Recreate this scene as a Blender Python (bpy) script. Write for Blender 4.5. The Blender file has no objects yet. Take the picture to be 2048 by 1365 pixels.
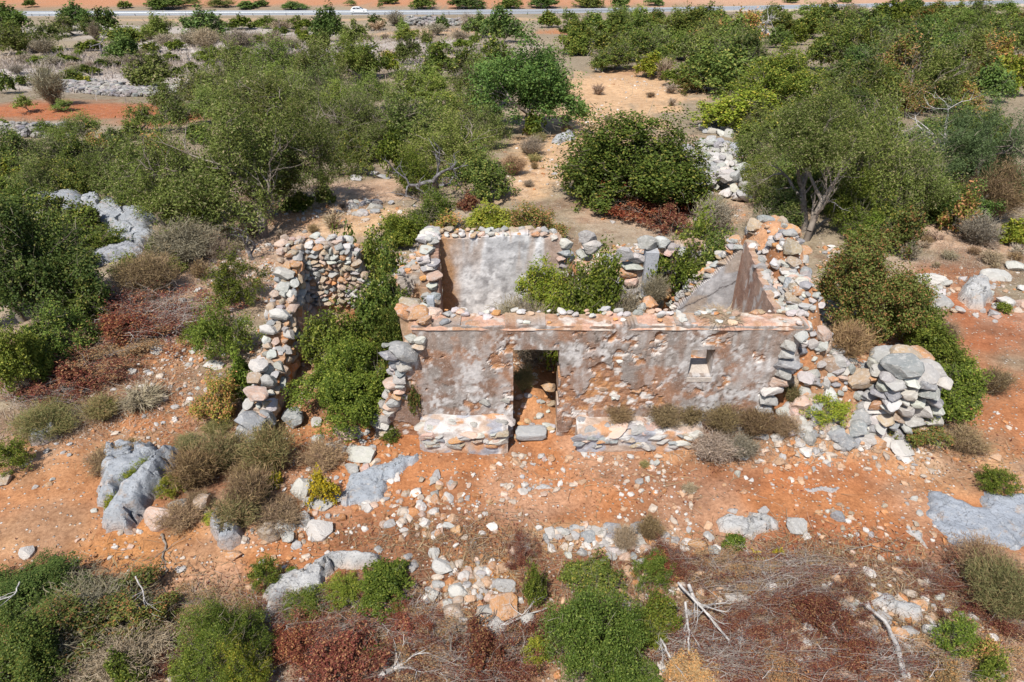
import bpy, math, random
import numpy as np
from mathutils import Vector
random.seed(7)
rng = np.random.default_rng(7)
SC = bpy.context.scene
COL = SC.collection

# ------------------------------------------------------------------ camera, sky, sun, exposure
CAM = np.array([0.0, -10.6, 9.1]); PITCH = math.radians(33.0); FPX = 1366.0
cd = bpy.data.cameras.new('camera'); cam = bpy.data.objects.new('camera', cd); COL.objects.link(cam)
cam.location = CAM; cam.rotation_euler = (math.pi / 2 - PITCH, 0, 0)
cd.sensor_width = 36; cd.lens = 36 * FPX / 2048; cd.clip_start = 0.1; cd.clip_end = 4000
SC.camera = cam
SUN = Vector((0.27, 0.57, -1.0)).normalized()            # direction the light travels
w = bpy.data.worlds.new('World'); SC.world = w; w.use_nodes = True
nt = w.node_tree; sky = nt.nodes.new('ShaderNodeTexSky'); sky.sky_type = 'NISHITA'; sky.sun_disc = False
sky.sun_elevation = math.asin(-SUN.z); sky.sun_rotation = math.atan2(-SUN.x, -SUN.y)
nt.links.new(sky.outputs[0], nt.nodes['Background'].inputs[0]); nt.nodes['Background'].inputs[1].default_value = 0.11
sd = bpy.data.lights.new('sun', 'SUN'); sd.energy = 4.9; sd.angle = math.radians(0.53); sd.color = (1, 0.95, 0.87)
so = bpy.data.objects.new('sun', sd); COL.objects.link(so); so.rotation_euler = SUN.to_track_quat('-Z', 'Y').to_euler()
so.location = (-6, -14, 25)
SC.view_settings.view_transform = 'Standard'; SC.view_settings.look = 'None'; SC.view_settings.gamma = 1
SC.view_settings.exposure = 0.24
SC.cycles.max_bounces = 4; SC.cycles.diffuse_bounces = 2; SC.cycles.glossy_bounces = 2; SC.cycles.transmission_bounces = 3
SC.cycles.transparent_max_bounces = 4

# ------------------------------------------------------------------ noise
TAB = np.random.default_rng(3).random((256, 256)); TAB3 = np.random.default_rng(4).random((32, 32, 32))
def vn(x, y):
    x = np.asarray(x, float); y = np.asarray(y, float)
    xi = np.floor(x).astype(int); yi = np.floor(y).astype(int); fx = x - xi; fy = y - yi
    fx = fx * fx * (3 - 2 * fx); fy = fy * fy * (3 - 2 * fy)
    a = TAB[xi & 255, yi & 255]; b = TAB[(xi + 1) & 255, yi & 255]; c = TAB[xi & 255, (yi + 1) & 255]; d = TAB[(xi + 1) & 255, (yi + 1) & 255]
    return (a * (1 - fx) + b * fx) * (1 - fy) + (c * (1 - fx) + d * fx) * fy
def fbm(x, y, oct=4):
    s = 0; a = 0.5; t = 0
    for i in range(oct):
        s = s + a * vn(np.asarray(x) * 2 ** i + 17.3 * i, np.asarray(y) * 2 ** i + 5.1 * i); t += a; a *= 0.5
    return s / t
def vn3(p):
    i = np.floor(p).astype(int); f = p - i; f = f * f * (3 - 2 * f); r = 0
    for dx in (0, 1):
        for dy in (0, 1):
            for dz in (0, 1):
                wgt = (f[:, 0] if dx else 1 - f[:, 0]) * (f[:, 1] if dy else 1 - f[:, 1]) * (f[:, 2] if dz else 1 - f[:, 2])
                r = r + wgt * TAB3[(i[:, 0] + dx) & 31, (i[:, 1] + dy) & 31, (i[:, 2] + dz) & 31]
    return r
def ss(a, b, x):
    t = np.clip((x - a) / (b - a), 0, 1); return t * t * (3 - 2 * t)

# ------------------------------------------------------------------ terrain height and pixel rays
MOUNDS = [(2.95, 2.5, 0.85, 0.9, 1.5, 2), (6.15, 3.3, 0.95, 1.5, 1.75, 4), (6.1, 0.85, 0.95, 0.75, 1.55, 2), (7.1, 0.7, 0.6, 0.6, 0.7, 2), (5.4, 3.9, 1.5, 0.7, 1.5, 4), (5.62, 1.9, 0.5, 1.25, 1.95, 4),
          (0.46, 0.95, 0.5, 0.85, 0.62, 2), (-3.4, 2.6, 1.6, 1.4, 0.35, 2), (0.9, 2.6, 1.6, 0.9, 0.5, 2), (5.9, -0.35, 1.6, 0.45, 0.3, 2)]
def ground(x, y, mounds=True):
    x = np.asarray(x, float); y = np.asarray(y, float)
    z = -0.092 * 5 * np.logaddexp(0, (y - 7) / 5)
    far = ss(8, 60, y)
    z = z + (fbm(x / 2.6 + 40, y / 2.6, 4) - 0.5) * (0.22 + 0.5 * far) * (1 - 0.8 * ss(120, 170, y))
    z = z + (fbm(x / 24 + 9, y / 24 + 3, 3) - 0.5) * 2.2 * far * (1 - ss(120, 180, y))
    z = z + (fbm(x / 0.5, y / 0.5, 3) - 0.5) * 0.05 * (1 - far)
    z = z - 0.05 * ss(-2, -7, y) * 4
    for (mx, my, rx, ry, h, p) in (MOUNDS if mounds else ()):
        z = z + h * np.exp(-(np.abs((x - mx) / rx) ** p + np.abs((y - my) / ry) ** p))
    z = np.where(y > 195, np.maximum(z, -18.6), z)
    z = z + 14 * ss(300, 900, y)
    return z
FWD = np.array([0, math.cos(PITCH), -math.sin(PITCH)]); UPV = np.array([0, math.sin(PITCH), math.cos(PITCH)])
TT = np.geomspace(3, 900, 320)
def ray(px, py):
    return FWD + np.array([1, 0, 0]) * (px - 1024) / FPX + UPV * (682.5 - py) / FPX
def P(px, py, lift=0.0, mounds=True):
    d = ray(px, py); q = CAM + TT[:, None] * d
    g = q[:, 2] - ground(q[:, 0], q[:, 1], mounds) - lift
    i = np.argmax(g < 0)
    if g[i] >= 0: i = len(TT) - 1
    a, b = TT[max(i - 1, 0)], TT[i]
    for _ in range(2):
        tt = np.linspace(a, b, 12); q = CAM + tt[:, None] * d; g = q[:, 2] - ground(q[:, 0], q[:, 1], mounds) - lift
        j = max(1, int(np.argmax(g < 0))) if (g < 0).any() else 11; a, b = tt[j - 1], tt[j]
    r = CAM + b * d
    return np.array([r[0], r[1], float(ground(r[0], r[1]))]), b / FPX      # ground point, metres per photo pixel
def gz(x, y): return float(ground(x, y))

# ------------------------------------------------------------------ mesh and object helpers
def mk(name, V, F, mat=None, smooth=False, fattr=None, vcol=None):
    me = bpy.data.meshes.new(name); V = np.asarray(V, np.float32)
    if isinstance(F, np.ndarray):
        k = F.shape[1]; tot = np.arange(0, len(F) * k, k, dtype=np.int32); idx = F.astype(np.int32).ravel()
    else:
        ln = np.array([len(f) for f in F]); tot = np.concatenate([[0], np.cumsum(ln)[:-1]]).astype(np.int32); idx = np.array([i for f in F for i in f], np.int32)
    me.vertices.add(len(V)); me.vertices.foreach_set('co', V.ravel())
    me.loops.add(len(idx)); me.loops.foreach_set('vertex_index', idx)
    me.polygons.add(len(tot)); me.polygons.foreach_set('loop_start', tot)
    me.update(calc_edges=True)
    me.polygons.foreach_set('use_smooth', np.full(len(tot), smooth))
    if fattr is not None:
        a = me.attributes.new('v', 'FLOAT', 'FACE'); a.data.foreach_set('value', np.asarray(fattr, np.float32))
    if vcol is not None:
        a = me.attributes.new('col', 'FLOAT_COLOR', 'POINT')
        c = np.ones((len(V), 4), np.float32); c[:, :3] = vcol; a.data.foreach_set('color', c.ravel())
    if mat: me.materials.append(mat)
    return me
def wloc(o):
    l = Vector((0, 0, 0))
    while o is not None:
        l = l + o.location; o = o.parent
    return l
def tag(o, label, cat, group=None, kind=None):
    if label: o['label'] = label
    if cat: o['category'] = cat
    if group: o['group'] = group
    if kind: o['kind'] = kind
    return o
def empty(name, loc, label, cat, group=None):
    o = bpy.data.objects.new(name, None); o.empty_display_size = 0.2; COL.objects.link(o); o.location = [float(v) for v in loc]
    return tag(o, label, cat, group)
def ob(name, me, parent=None, loc=None, rot=None, scale=None, mat=None, color=None):
    o = bpy.data.objects.new(name, me); COL.objects.link(o)
    if loc is not None:
        l = Vector([float(v) for v in loc]); o.location = l - (wloc(parent) if parent else Vector((0, 0, 0)))
    if parent: o.parent = parent
    if rot is not None: o.rotation_euler = [float(v) for v in rot]
    if scale is not None: o.scale = [float(v) for v in scale]
    if mat: o.material_slots[0].link = 'OBJECT'; o.material_slots[0].material = mat
    if color is not None: o.color = (color[0], color[1], color[2], 1)
    return o
def part(name, V, F, mat, parent, **kw):                 # V in world coordinates
    b = np.array(wloc(parent)) if parent else np.zeros(3)
    o = bpy.data.objects.new(name, mk(name, np.asarray(V) - b, F, mat, **kw)); COL.objects.link(o)
    if parent: o.parent = parent
    return o

# ------------------------------------------------------------------ materials
class NT:
    def __init__(s, name):
        s.m = bpy.data.materials.new(name); s.m.use_nodes = True; s.t = s.m.node_tree; s.b = s.t.nodes['Principled BSDF']
        s.b.inputs['Roughness'].default_value = 0.9; s.b.inputs['Specular IOR Level'].default_value = 0.15
    def n(s, typ, **kw):
        q = s.t.nodes.new(typ)
        for k, v in kw.items():
            if k.startswith('i_'): q.inputs[k[2:].replace('_', ' ')].default_value = v
            else: setattr(q, k, v)
        return q
    def l(s, a, b): s.t.links.new(a, b)
    def noise(s, scale, detail=4, vec=None, rough=0.6):
        q = s.n('ShaderNodeTexNoise'); q.inputs['Scale'].default_value = scale; q.inputs['Detail'].default_value = detail; q.inputs['Roughness'].default_value = rough
        if vec is not None: s.l(vec, q.inputs['Vector'])
        return q.outputs['Fac']
    def ramp(s, fac, *st):
        q = s.n('ShaderNodeValToRGB'); e = q.color_ramp.elements
        while len(e) < len(st): e.new(0.5)
        for i, (p, c) in enumerate(st):
            e[i].position = p; e[i].color = (c, c, c, 1) if not hasattr(c, '__len__') else (*c, 1)
        s.l(fac, q.inputs[0]); return q.outputs[0]
    def mix(s, fac, a, b, mode='MIX'):
        q = s.n('ShaderNodeMix', data_type='RGBA', blend_type=mode)
        for v, i in ((fac, 0), (a, 6), (b, 7)):
            if hasattr(v, 'is_linked'): s.l(v, q.inputs[i])
            elif hasattr(v, '__len__'): q.inputs[i].default_value = (*v[:3], 1)
            else: q.inputs[i].default_value = v
        return q.outputs[2]
    def bump(s, h, strength, dist):
        q = s.n('ShaderNodeBump'); q.inputs['Strength'].default_value = strength; q.inputs['Distance'].default_value = dist
        s.l(h, q.inputs['Height']); s.l(q.outputs[0], s.b.inputs['Normal'])
    def out(s, c): s.l(c, s.b.inputs['Base Color'])
def coords(t, rnd=True):
    c = t.n('ShaderNodeTexCoord').outputs['Object']
    if not rnd: return c
    oi = t.n('ShaderNodeObjectInfo'); m = t.n('ShaderNodeVectorMath', operation='ADD'); sc = t.n('ShaderNodeMath', operation='MULTIPLY'); sc.inputs[1].default_value = 57
    t.l(oi.outputs['Random'], sc.inputs[0]); t.l(c, m.inputs[0]); t.l(sc.outputs[0], m.inputs[1]); return m.outputs[0]
def leafmat(name, light, dark, alt=None, frac=0.0, trans=0.2):
    t = NT(name); a = t.n('ShaderNodeAttribute', attribute_name='v'); oi = t.n('ShaderNodeObjectInfo')
    fr = t.n('ShaderNodeMath', operation='FRACT'); ml = t.n('ShaderNodeMath', operation='MULTIPLY'); ml.inputs[1].default_value = 7.31
    t.l(a.outputs['Fac'], ml.inputs[0]); t.l(ml.outputs[0], fr.inputs[0])
    c = t.mix(a.outputs['Fac'], dark, light)
    if alt:
        c2 = t.ramp(fr.outputs[0], (max(0.0, 1 - frac - 0.08), 0.0), (min(1.0, 1 - frac + 0.04), 1.0))
        c = t.mix(c2, c, alt)
    hv = t.n('ShaderNodeHueSaturation'); mr = t.n('ShaderNodeMapRange'); mr.inputs[3].default_value = 0.9; mr.inputs[4].default_value = 1.35
    t.l(oi.outputs['Random'], mr.inputs[0]); t.l(mr.outputs[0], hv.inputs['Value']); t.l(c, hv.inputs['Color'])
    c = t.mix(1.0, hv.outputs[0], oi.outputs['Color'], 'MULTIPLY')
    d = t.n('ShaderNodeBsdfDiffuse'); tr = t.n('ShaderNodeBsdfTranslucent'); g = t.n('ShaderNodeBsdfGlossy'); g.inputs['Roughness'].default_value = 0.5
    t.l(c, d.inputs[0]); t.l(c, tr.inputs[0]); g.inputs[0].default_value = (0.7, 0.75, 0.7, 1)
    m1 = t.n('ShaderNodeMixShader'); m1.inputs[0].default_value = trans; t.l(d.outputs[0], m1.inputs[1]); t.l(tr.outputs[0], m1.inputs[2])
    m2 = t.n('ShaderNodeMixShader'); m2.inputs[0].default_value = 0.012; t.l(m1.outputs[0], m2.inputs[1]); t.l(g.outputs[0], m2.inputs[2])
    t.l(m2.outputs[0], t.t.nodes['Material Output'].inputs[0]); t.t.nodes.remove(t.b)
    return t.m
LEAF = {
    'olive': leafmat('leaf_olive', (0.19, 0.23, 0.062), (0.044, 0.066, 0.016), (0.27, 0.24, 0.14), 0.08),
    'pale': leafmat('leaf_pale', (0.205, 0.265, 0.06), (0.06, 0.095, 0.02), (0.30, 0.30, 0.11), 0.08),
    'soft': leafmat('leaf_soft', (0.14, 0.19, 0.08), (0.055, 0.088, 0.034), None),
    'carob': leafmat('leaf_carob', (0.135, 0.20, 0.055), (0.036, 0.068, 0.018), (0.17, 0.21, 0.06), 0.12),
    'mastic': leafmat('leaf_mastic', (0.145, 0.185, 0.03), (0.046, 0.076, 0.012), (0.24, 0.26, 0.05), 0.12),
    'kermes': leafmat('leaf_kermes', (0.145, 0.19, 0.042), (0.042, 0.066, 0.014), (0.26, 0.24, 0.06), 0.10),
    'lime': leafmat('leaf_lime', (0.25, 0.285, 0.04), (0.12, 0.16, 0.02), (0.34, 0.29, 0.05), 0.15),
    'yellow': leafmat('leaf_yellow', (0.38, 0.33, 0.03), (0.17, 0.17, 0.03), (0.55, 0.42, 0.02), 0.35),
    'dark': leafmat('leaf_dark', (0.085, 0.115, 0.03), (0.032, 0.055, 0.015), (0.15, 0.15, 0.05), 0.08),
    'rusty': leafmat('leaf_rusty', (0.165, 0.18, 0.045), (0.07, 0.085, 0.02), (0.25, 0.12, 0.05), 0.20),
    'autumn': leafmat('leaf_autumn', (0.22, 0.23, 0.05), (0.12, 0.14, 0.03), (0.42, 0.22, 0.10), 0.35),
    'red': leafmat('leaf_red', (0.20, 0.05, 0.028), (0.10, 0.028, 0.018), (0.26, 0.12, 0.06), 0.25, 0.15),
    'maroon': leafmat('leaf_maroon', (0.185, 0.055, 0.038), (0.09, 0.03, 0.024), (0.30, 0.16, 0.08), 0.22, 0.15),
    'tan': leafmat('leaf_tan', (0.36, 0.26, 0.15), (0.20, 0.13, 0.07), (0.42, 0.22, 0.09), 0.25, 0.15),
    'dry': leafmat('twig_dry', (0.28, 0.205, 0.125), (0.13, 0.085, 0.06), (0.30, 0.22, 0.12), 0.2, 0.1),
    'drygreen': leafmat('twig_drygreen', (0.23, 0.215, 0.095), (0.12, 0.115, 0.05), (0.29, 0.21, 0.11), 0.3, 0.1),
    'grey': leafmat('twig_grey', (0.34, 0.295, 0.24), (0.17, 0.14, 0.11), (0.25, 0.20, 0.14), 0.2, 0.1),
    'lav': leafmat('stubble', (0.43, 0.37, 0.335), (0.27, 0.225, 0.20), (0.40, 0.33, 0.27), 0.3, 0.15),
    'straw': leafmat('straw', (0.48, 0.40, 0.30), (0.30, 0.23, 0.17), (0.38, 0.30, 0.25), 0.3, 0.15),
}
def barkmat(name, a, b):
    t = NT(name); v = coords(t); f = t.noise(9, 5, v); t.out(t.mix(t.ramp(f, (0.35, 0.0), (0.65, 1.0)), a, b)); t.bump(f, 0.5, 0.02); return t.m
BARK = barkmat('bark_brown_grey', (0.13, 0.10, 0.08), (0.30, 0.26, 0.22)); DEAD = barkmat('bark_bleached', (0.30, 0.28, 0.27), (0.58, 0.55, 0.52)); DARKB = barkmat('bark_dark', (0.09, 0.08, 0.08), (0.26, 0.25, 0.26))
def stonemat(name):
    t = NT(name); v = coords(t); oi = t.n('ShaderNodeObjectInfo')
    f1 = t.noise(1.3, 5, v, 0.65); f2 = t.noise(3.2, 8, v, 0.75); f3 = t.noise(5, 6, v, 0.8)
    c = t.mix(t.ramp(f1, (0.40, 0.0), (0.62, 1.0)), oi.outputs['Color'], t.mix(0.35, oi.outputs['Color'], (0.40, 0.39, 0.385)))
    c = t.mix(t.ramp(f2, (0.50, 0.0), (0.62, 0.6)), c, (0.56, 0.54, 0.51))
    c = t.mix(t.ramp(f3, (0.30, 0.45), (0.40, 0.0)), c, (0.16, 0.14, 0.12))
    t.out(c); t.bump(f2, 0.6, 0.08); return t.m
STONE = stonemat('limestone')
def slabmat():
    t = NT('bedrock_grey'); v = coords(t, False); oi = t.n('ShaderNodeObjectInfo')
    f1 = t.noise(1.1, 6, v, 0.7); f2 = t.noise(5.5, 8, v, 0.75); f3 = t.noise(26, 4, v)
    c = t.mix(t.ramp(f1, (0.36, 0.0), (0.66, 1.0)), oi.outputs['Color'], t.mix(0.55, oi.outputs['Color'], (0.20, 0.215, 0.24)))
    c = t.mix(t.ramp(f2, (0.53, 0.0), (0.64, 0.6)), c, (0.55, 0.545, 0.54))
    c = t.mix(t.ramp(f3, (0.33, 0.6), (0.45, 0.0)), c, (0.10, 0.10, 0.11))
    vo = t.n('ShaderNodeTexVoronoi', feature='DISTANCE_TO_EDGE'); vo.inputs['Scale'].default_value = 1.1; nv = t.n('ShaderNodeTexNoise'); nv.inputs['Scale'].default_value = 2.5; t.l(v, nv.inputs['Vector']); ad = t.n('ShaderNodeVectorMath', operation='ADD'); t.l(v, ad.inputs[0]); t.l(nv.outputs['Color'], ad.inputs[1]); t.l(ad.outputs[0], vo.inputs['Vector'])
    ck = t.ramp(vo.outputs['Distance'], (0.001, 0.18), (0.008, 0.0)); c = t.mix(ck, c, (0.10, 0.085, 0.07))
    c = t.mix(t.ramp(t.noise(3.1, 7, v, 0.75), (0.56, 0.0), (0.68, 0.7)), c, (0.40, 0.27, 0.17))
    a = t.n('ShaderNodeAttribute', attribute_name='col'); c = t.mix(1.0, c, a.outputs['Color'], 'MULTIPLY')
    hh = t.n('ShaderNodeMath', operation='SUBTRACT'); t.l(f2, hh.inputs[0]); t.l(ck, hh.inputs[1]); t.out(c); t.bump(hh.outputs[0], 0.9, 0.07); return t.m
SLAB = slabmat()
def wallmat():                                            # plaster and mortar: colour zones on the vertices, grain in the nodes
    t = NT('old_plaster'); v = coords(t, False); a = t.n('ShaderNodeAttribute', attribute_name='col')
    f1 = t.noise(9, 7, v, 0.75); f2 = t.noise(38, 4, v, 0.7)
    c = t.mix(t.ramp(f1, (0.3, 0.72), (0.7, 1.22)), a.outputs['Color'], a.outputs['Color'])
    c = t.mix(1.0, a.outputs['Color'], t.ramp(f1, (0.3, (0.70, 0.68, 0.68)), (0.72, (1.22, 1.2, 1.2))), 'MULTIPLY')
    c = t.mix(t.ramp(f2, (0.57, 0.0), (0.68, 0.55)), c, (0.62, 0.60, 0.58))
    c = t.mix(t.ramp(f2, (0.28, 0.6), (0.38, 0.0)), c, (0.16, 0.11, 0.085))
    t.out(c); t.bump(f1, 0.6, 0.03); return t.m
WALL = wallmat()
def groundmat():
    t = NT('rocky_soil'); v = coords(t, False); a = t.n('ShaderNodeAttribute', attribute_name='col')
    f1 = t.noise(2.3, 8, v, 0.7); f2 = t.noise(16, 6, v, 0.75)
    c = t.mix(1.0, a.outputs['Color'], t.ramp(f1, (0.3, (0.66, 0.60, 0.56)), (0.5, (1, 1, 1)), (0.72, (1.25, 1.28, 1.32))), 'MULTIPLY')
    c = t.mix(1.0, c, t.ramp(f2, (0.3, (0.62, 0.58, 0.55)), (0.55, (1.05, 1.05, 1.05)), (0.75, (1.3, 1.35, 1.4))), 'MULTIPLY')
    vo = t.n('ShaderNodeTexVoronoi', feature='F1'); vo.inputs['Scale'].default_value = 13; t.l(v, vo.inputs['Vector'])
    pick = t.n('ShaderNodeSeparateColor'); t.l(vo.outputs['Color'], pick.inputs[0])
    near = t.ramp(vo.outputs['Distance'], (0.22, 1.0), (0.36, 0.0)); sel = t.ramp(pick.outputs[0], (0.70, 0.0), (0.74, 1.0))
    mm = t.n('ShaderNodeMath', operation='MULTIPLY'); t.l(near, mm.inputs[0]); t.l(sel, mm.inputs[1])
    peb = t.ramp(pick.outputs[1], (0.0, (0.30, 0.27, 0.25)), (0.5, (0.52, 0.40, 0.30)), (1.0, (0.60, 0.57, 0.53)))
    c = t.mix(mm.outputs[0], c, peb)
    h = t.n('ShaderNodeMath', operation='ADD'); t.l(f2, h.inputs[0]); t.l(mm.outputs[0], h.inputs[1])
    t.out(c); t.bump(h.outputs[0], 0.8, 0.035); return t.m
GROUND = groundmat()
def plain(name, col, rough=0.7, spec=0.3, metal=0.0):
    t = NT(name); v = coords(t, False); f = t.noise(3, 4, v); t.out(t.mix(1.0, col, t.ramp(f, (0.3, 0.88), (0.7, 1.1)), 'MULTIPLY'))
    t.b.inputs['Roughness'].default_value = rough; t.b.inputs['Specular IOR Level'].default_value = spec; t.b.inputs['Metallic'].default_value = metal; return t.m

# ------------------------------------------------------------------ ground sheet
def grow_axis(a, b, step, r, lo, hi):
    mid = np.arange(a, b + step / 2, step); up = [mid[-1]]; s = step
    while up[-1] < hi: s *= r[1]; up.append(up[-1] + s)
    dn = [mid[0]]; s = step
    while dn[-1] > lo: s *= r[0]; dn.append(dn[-1] - s)
    return np.concatenate([dn[:0:-1], mid, up[1:]])
xs = grow_axis(-13, 13, 0.14, (1.075, 1.075), -1300, 1300); ys = grow_axis(-7.6, 12, 0.13, (1.12, 1.035), -250, 1800)
GX, GY = np.meshgrid(xs, ys); GZ = ground(GX, GY)
ORANGE = (0.42, 0.18, 0.077); RED = (0.37, 0.135, 0.06); PALE = (0.56, 0.365, 0.21); PINK = (0.50, 0.33, 0.225); LITTER = (0.215, 0.105, 0.062); GREYF = (0.45, 0.405, 0.37); DRYG = (0.36, 0.29, 0.21); WHITE = (0.53, 0.49, 0.455); DEEP = (0.40, 0.155, 0.065)
BLOBS = [  # px, py, rx, ry, colour, strength: patches of soil, litter and dry grass
    (1024, 1000, 1500, 320, ORANGE, 1.0), (1400, 1200, 900, 150, LITTER, 0.85), (700, 1260, 380, 130, LITTER, 0.8), (200, 1290, 330, 120, LITTER, 0.8),
    (1480, 950, 330, 40, DEEP, 0.7), (1650, 1100, 260, 60, RED, 0.7), (860, 1060, 300, 60, LITTER, 0.55), (1900, 760, 200, 130, DEEP, 0.7), (1900, 930, 150, 60, PALE, 0.5),
    (1040, 935, 300, 30, ORANGE, 0.8), (1180, 1075, 180, 30, PALE, 0.6), (980, 1150, 60, 50, (0.5, 0.25, 0.09), 0.8), (1560, 880, 260, 30, PALE, 0.5),
    (330, 1100, 190, 60, (0.48, 0.225, 0.085), 0.9), (150, 930, 150, 90, (0.48, 0.235, 0.11), 0.8), (290, 830, 120, 60, ORANGE, 0.9), (440, 900, 150, 110, LITTER, 0.7),
    (90, 1060, 120, 60, PALE, 0.5), (330, 700, 110, 60, ORANGE, 0.8), (430, 560, 160, 110, PINK, 0.9), (250, 780, 130, 60, LITTER, 0.5), (120, 700, 150, 100, LITTER, 0.8),
    (650, 430, 190, 46, PALE, 1.0), (560, 440, 70, 16, (0.50, 0.25, 0.11), 0.9), (780, 380, 120, 30, PINK, 0.8), (480, 480, 120, 40, PINK, 0.8),
    (1085, 340, 55, 60, PALE, 1.0), (1150, 280, 60, 50, PALE, 1.0), (1235, 195, 110, 55, (0.51, 0.31, 0.17), 1.0), (1255, 150, 60, 20, ORANGE, 0.6), (1030, 390, 80, 20, PALE, 0.9), (1200, 235, 130, 70, PALE, 1.0), (1115, 310, 100, 70, PALE, 1.0), (1260, 180, 130, 60, PALE, 0.9), (1060, 365, 60, 30, PALE, 1.0), (320, 60, 420, 30, GREYF, 0.8),
    (1350, 430, 200, 40, PINK, 0.9), (1460, 330, 60, 90, PINK, 0.9), (1560, 500, 120, 40, ORANGE, 0.9), (1940, 480, 140, 50, PINK, 0.8), (1900, 545, 130, 30, DEEP, 0.8), (1970, 640, 120, 80, RED, 0.9),
    (170, 225, 260, 26, RED, 1.0), (330, 240, 110, 20, RED, 1.0), (600, 200, 60, 20, (0.36, 0.24, 0.18), 0.9), (210, 160, 330, 26, GREYF, 1.0), (100, 115, 160, 20, DRYG, 0.8), (20, 260, 90, 18, WHITE, 0.8),
    (640, 110, 330, 46, WHITE, 1.0), (480, 90, 200, 40, WHITE, 0.9), (860, 120, 130, 40, GREYF, 1.0), (880, 66, 150, 14, PALE, 0.8), (700, 40, 500, 7, PALE, 0.8), (760, 52, 300, 8, DRYG, 0.7),
    (1130, 66, 60, 10, ORANGE, 0.9), (1800, 60, 150, 26, (0.36, 0.26, 0.18), 0.9), (1650, 45, 120, 12, PINK, 0.8), (1960, 90, 90, 20, PALE, 0.7), (600, 3, 1500, 9, (0.44, 0.21, 0.11), 1.0), (1750, 4, 500, 10, PINK, 0.7)]
nx = fbm(GX / 0.9 + 3, GY / 0.9, 4) - 0.5; ny = fbm(GX / 0.9 + 90, GY / 0.9 + 40, 4) - 0.5
fx = fbm(GX / 9 + 3, GY / 9, 4) - 0.5
C = np.zeros(GX.shape + (3,)); C[:] = (0.28, 0.225, 0.155)
bigv = fbm(GX / 14, GY / 14 + 60, 4); C = C * (0.75 + 0.5 * bigv)[..., None]
for (px, py, rx, ry, c, st) in BLOBS:
    p, m = P(px, py); sa = math.sin(math.atan2(CAM[2] - p[2], p[1] - CAM[1])); RX = rx * m; RY = ry * m / sa
    d = np.sqrt(((GX - p[0]) / RX) ** 2 + ((GY - p[1]) / RY) ** 2) + (nx * 1.1 + fx * 0.8) * 0.9
    wgt = (ss(1.25, 0.55, d) * st)[..., None]; C = C * (1 - wgt) + np.array(c) * wgt
inner = ss(-5.6, -5.2, GX) * ss(5.2, 4.8, GX) * ss(0.1, 0.3, GY) * ss(4.6, 4.2, GY)
C = C * (1 - 0.6 * inner[..., None]) + np.array((0.44, 0.22, 0.10)) * 0.6 * inner[..., None]
for (mx, my, r) in ((2.95, 2.5, 1.2), (6.15, 3.3, 1.3), (5.4, 3.9, 1.2)):
    k = (np.exp(-((GX - mx) ** 2 + (GY - my) ** 2) / r ** 2) * 0.85)[..., None]; C = C * (1 - k) + np.array((0.52, 0.23, 0.09)) * k
k = (ss(0.53, 0.66, fbm(GX / 1.7 + 5, GY / 1.7 + 8, 5)) * 0.28 * ss(30, 12, GY))[..., None]; C = C * (1 - k) + np.array((0.52, 0.41, 0.32)) * k
k = (ss(0.55, 0.68, fbm(GX / 1.1 + 55, GY / 1.1 + 8, 5)) * 0.5 * ss(30, 12, GY))[..., None]; C = C * (1 - k) + np.array((0.20, 0.11, 0.07)) * k
n0, n1 = GX.shape; I = np.arange(n0 * n1).reshape(n0, n1)
Fq = np.stack([I[:-1, :-1], I[:-1, 1:], I[1:, 1:], I[1:, :-1]], -1).reshape(-1, 4)
g = part('ground', np.stack([GX, GY, GZ], -1).reshape(-1, 3), Fq, GROUND, None, smooth=True, vcol=np.clip(C, 0, 1).reshape(-1, 3)); g['kind'] = 'structure'

# ------------------------------------------------------------------ road behind the scrub, guard rail, car
RP = [P(px, py)[0] for px, py in ((-900, 34), (-300, 33), (100, 32), (600, 30), (900, 29), (1080, 27), (1380, 23), (1560, 19), (1800, 14), (2040, 8), (2500, 0))]
RY = lambda x: np.interp(x, [p[0] for p in RP], [p[1] for p in RP])
rx = np.arange(-330, 330, 4.0); ry = RY(rx); rz = ground(rx, ry); rz = np.convolve(np.pad(rz, 6, 'edge'), np.ones(13) / 13, 'valid') + 0.55
def strip(o0, o1, dz, dz1=None):
    a = np.stack([rx, ry + o0, rz + dz], -1); b = np.stack([rx, ry + o1, rz + (dz if dz1 is None else dz1)], -1); n = len(rx)
    i = np.arange(n - 1); return np.concatenate([a, b]), np.stack([i, i + 1, n + i + 1, n + i], -1)
ASPH = plain('asphalt_worn', (0.27, 0.285, 0.31)); VERGE = plain('pale_verge', (0.44, 0.36, 0.28)); PAINT = plain('road_paint', (0.75, 0.75, 0.73)); STEEL = plain('galvanised_rail', (0.42, 0.45, 0.48), 0.5, 0.5, 0.3)
road = part('road', *strip(-4.2, 4.2, 0.0), ASPH, None); road['kind'] = 'structure'
v1, f1 = strip(-10, -4.2, -1.3, -0.02); vb = part('road_verge', v1, f1, VERGE, None); vb['kind'] = 'structure'
v1, f1 = strip(4.2, 9, -0.02, -1.2); vb = part('road_verge', v1, f1, VERGE, None); vb['kind'] = 'structure'
for o in (-3.7, 3.7): part('edge_line', *strip(o - 0.09, o + 0.09, 0.006), PAINT, road)
gr = empty('guard_rail', (0, RY(0) - 4.6, float(np.interp(0, rx, rz))), 'long low metal guard rail along the near side of the road', 'guard rail')
sel = (rx > -150) & (rx < 60); n = sel.sum()
a = np.stack([rx[sel], ry[sel] - 4.6, rz[sel] + 0.42], -1); prof = [(0, 0), (-0.05, 0.08), (0.02, 0.15), (-0.05, 0.24), (0, 0.32)]
V = np.concatenate([a + np.array([0, p[0], p[1]]) for p in prof]); i = np.arange(n - 1)
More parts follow.
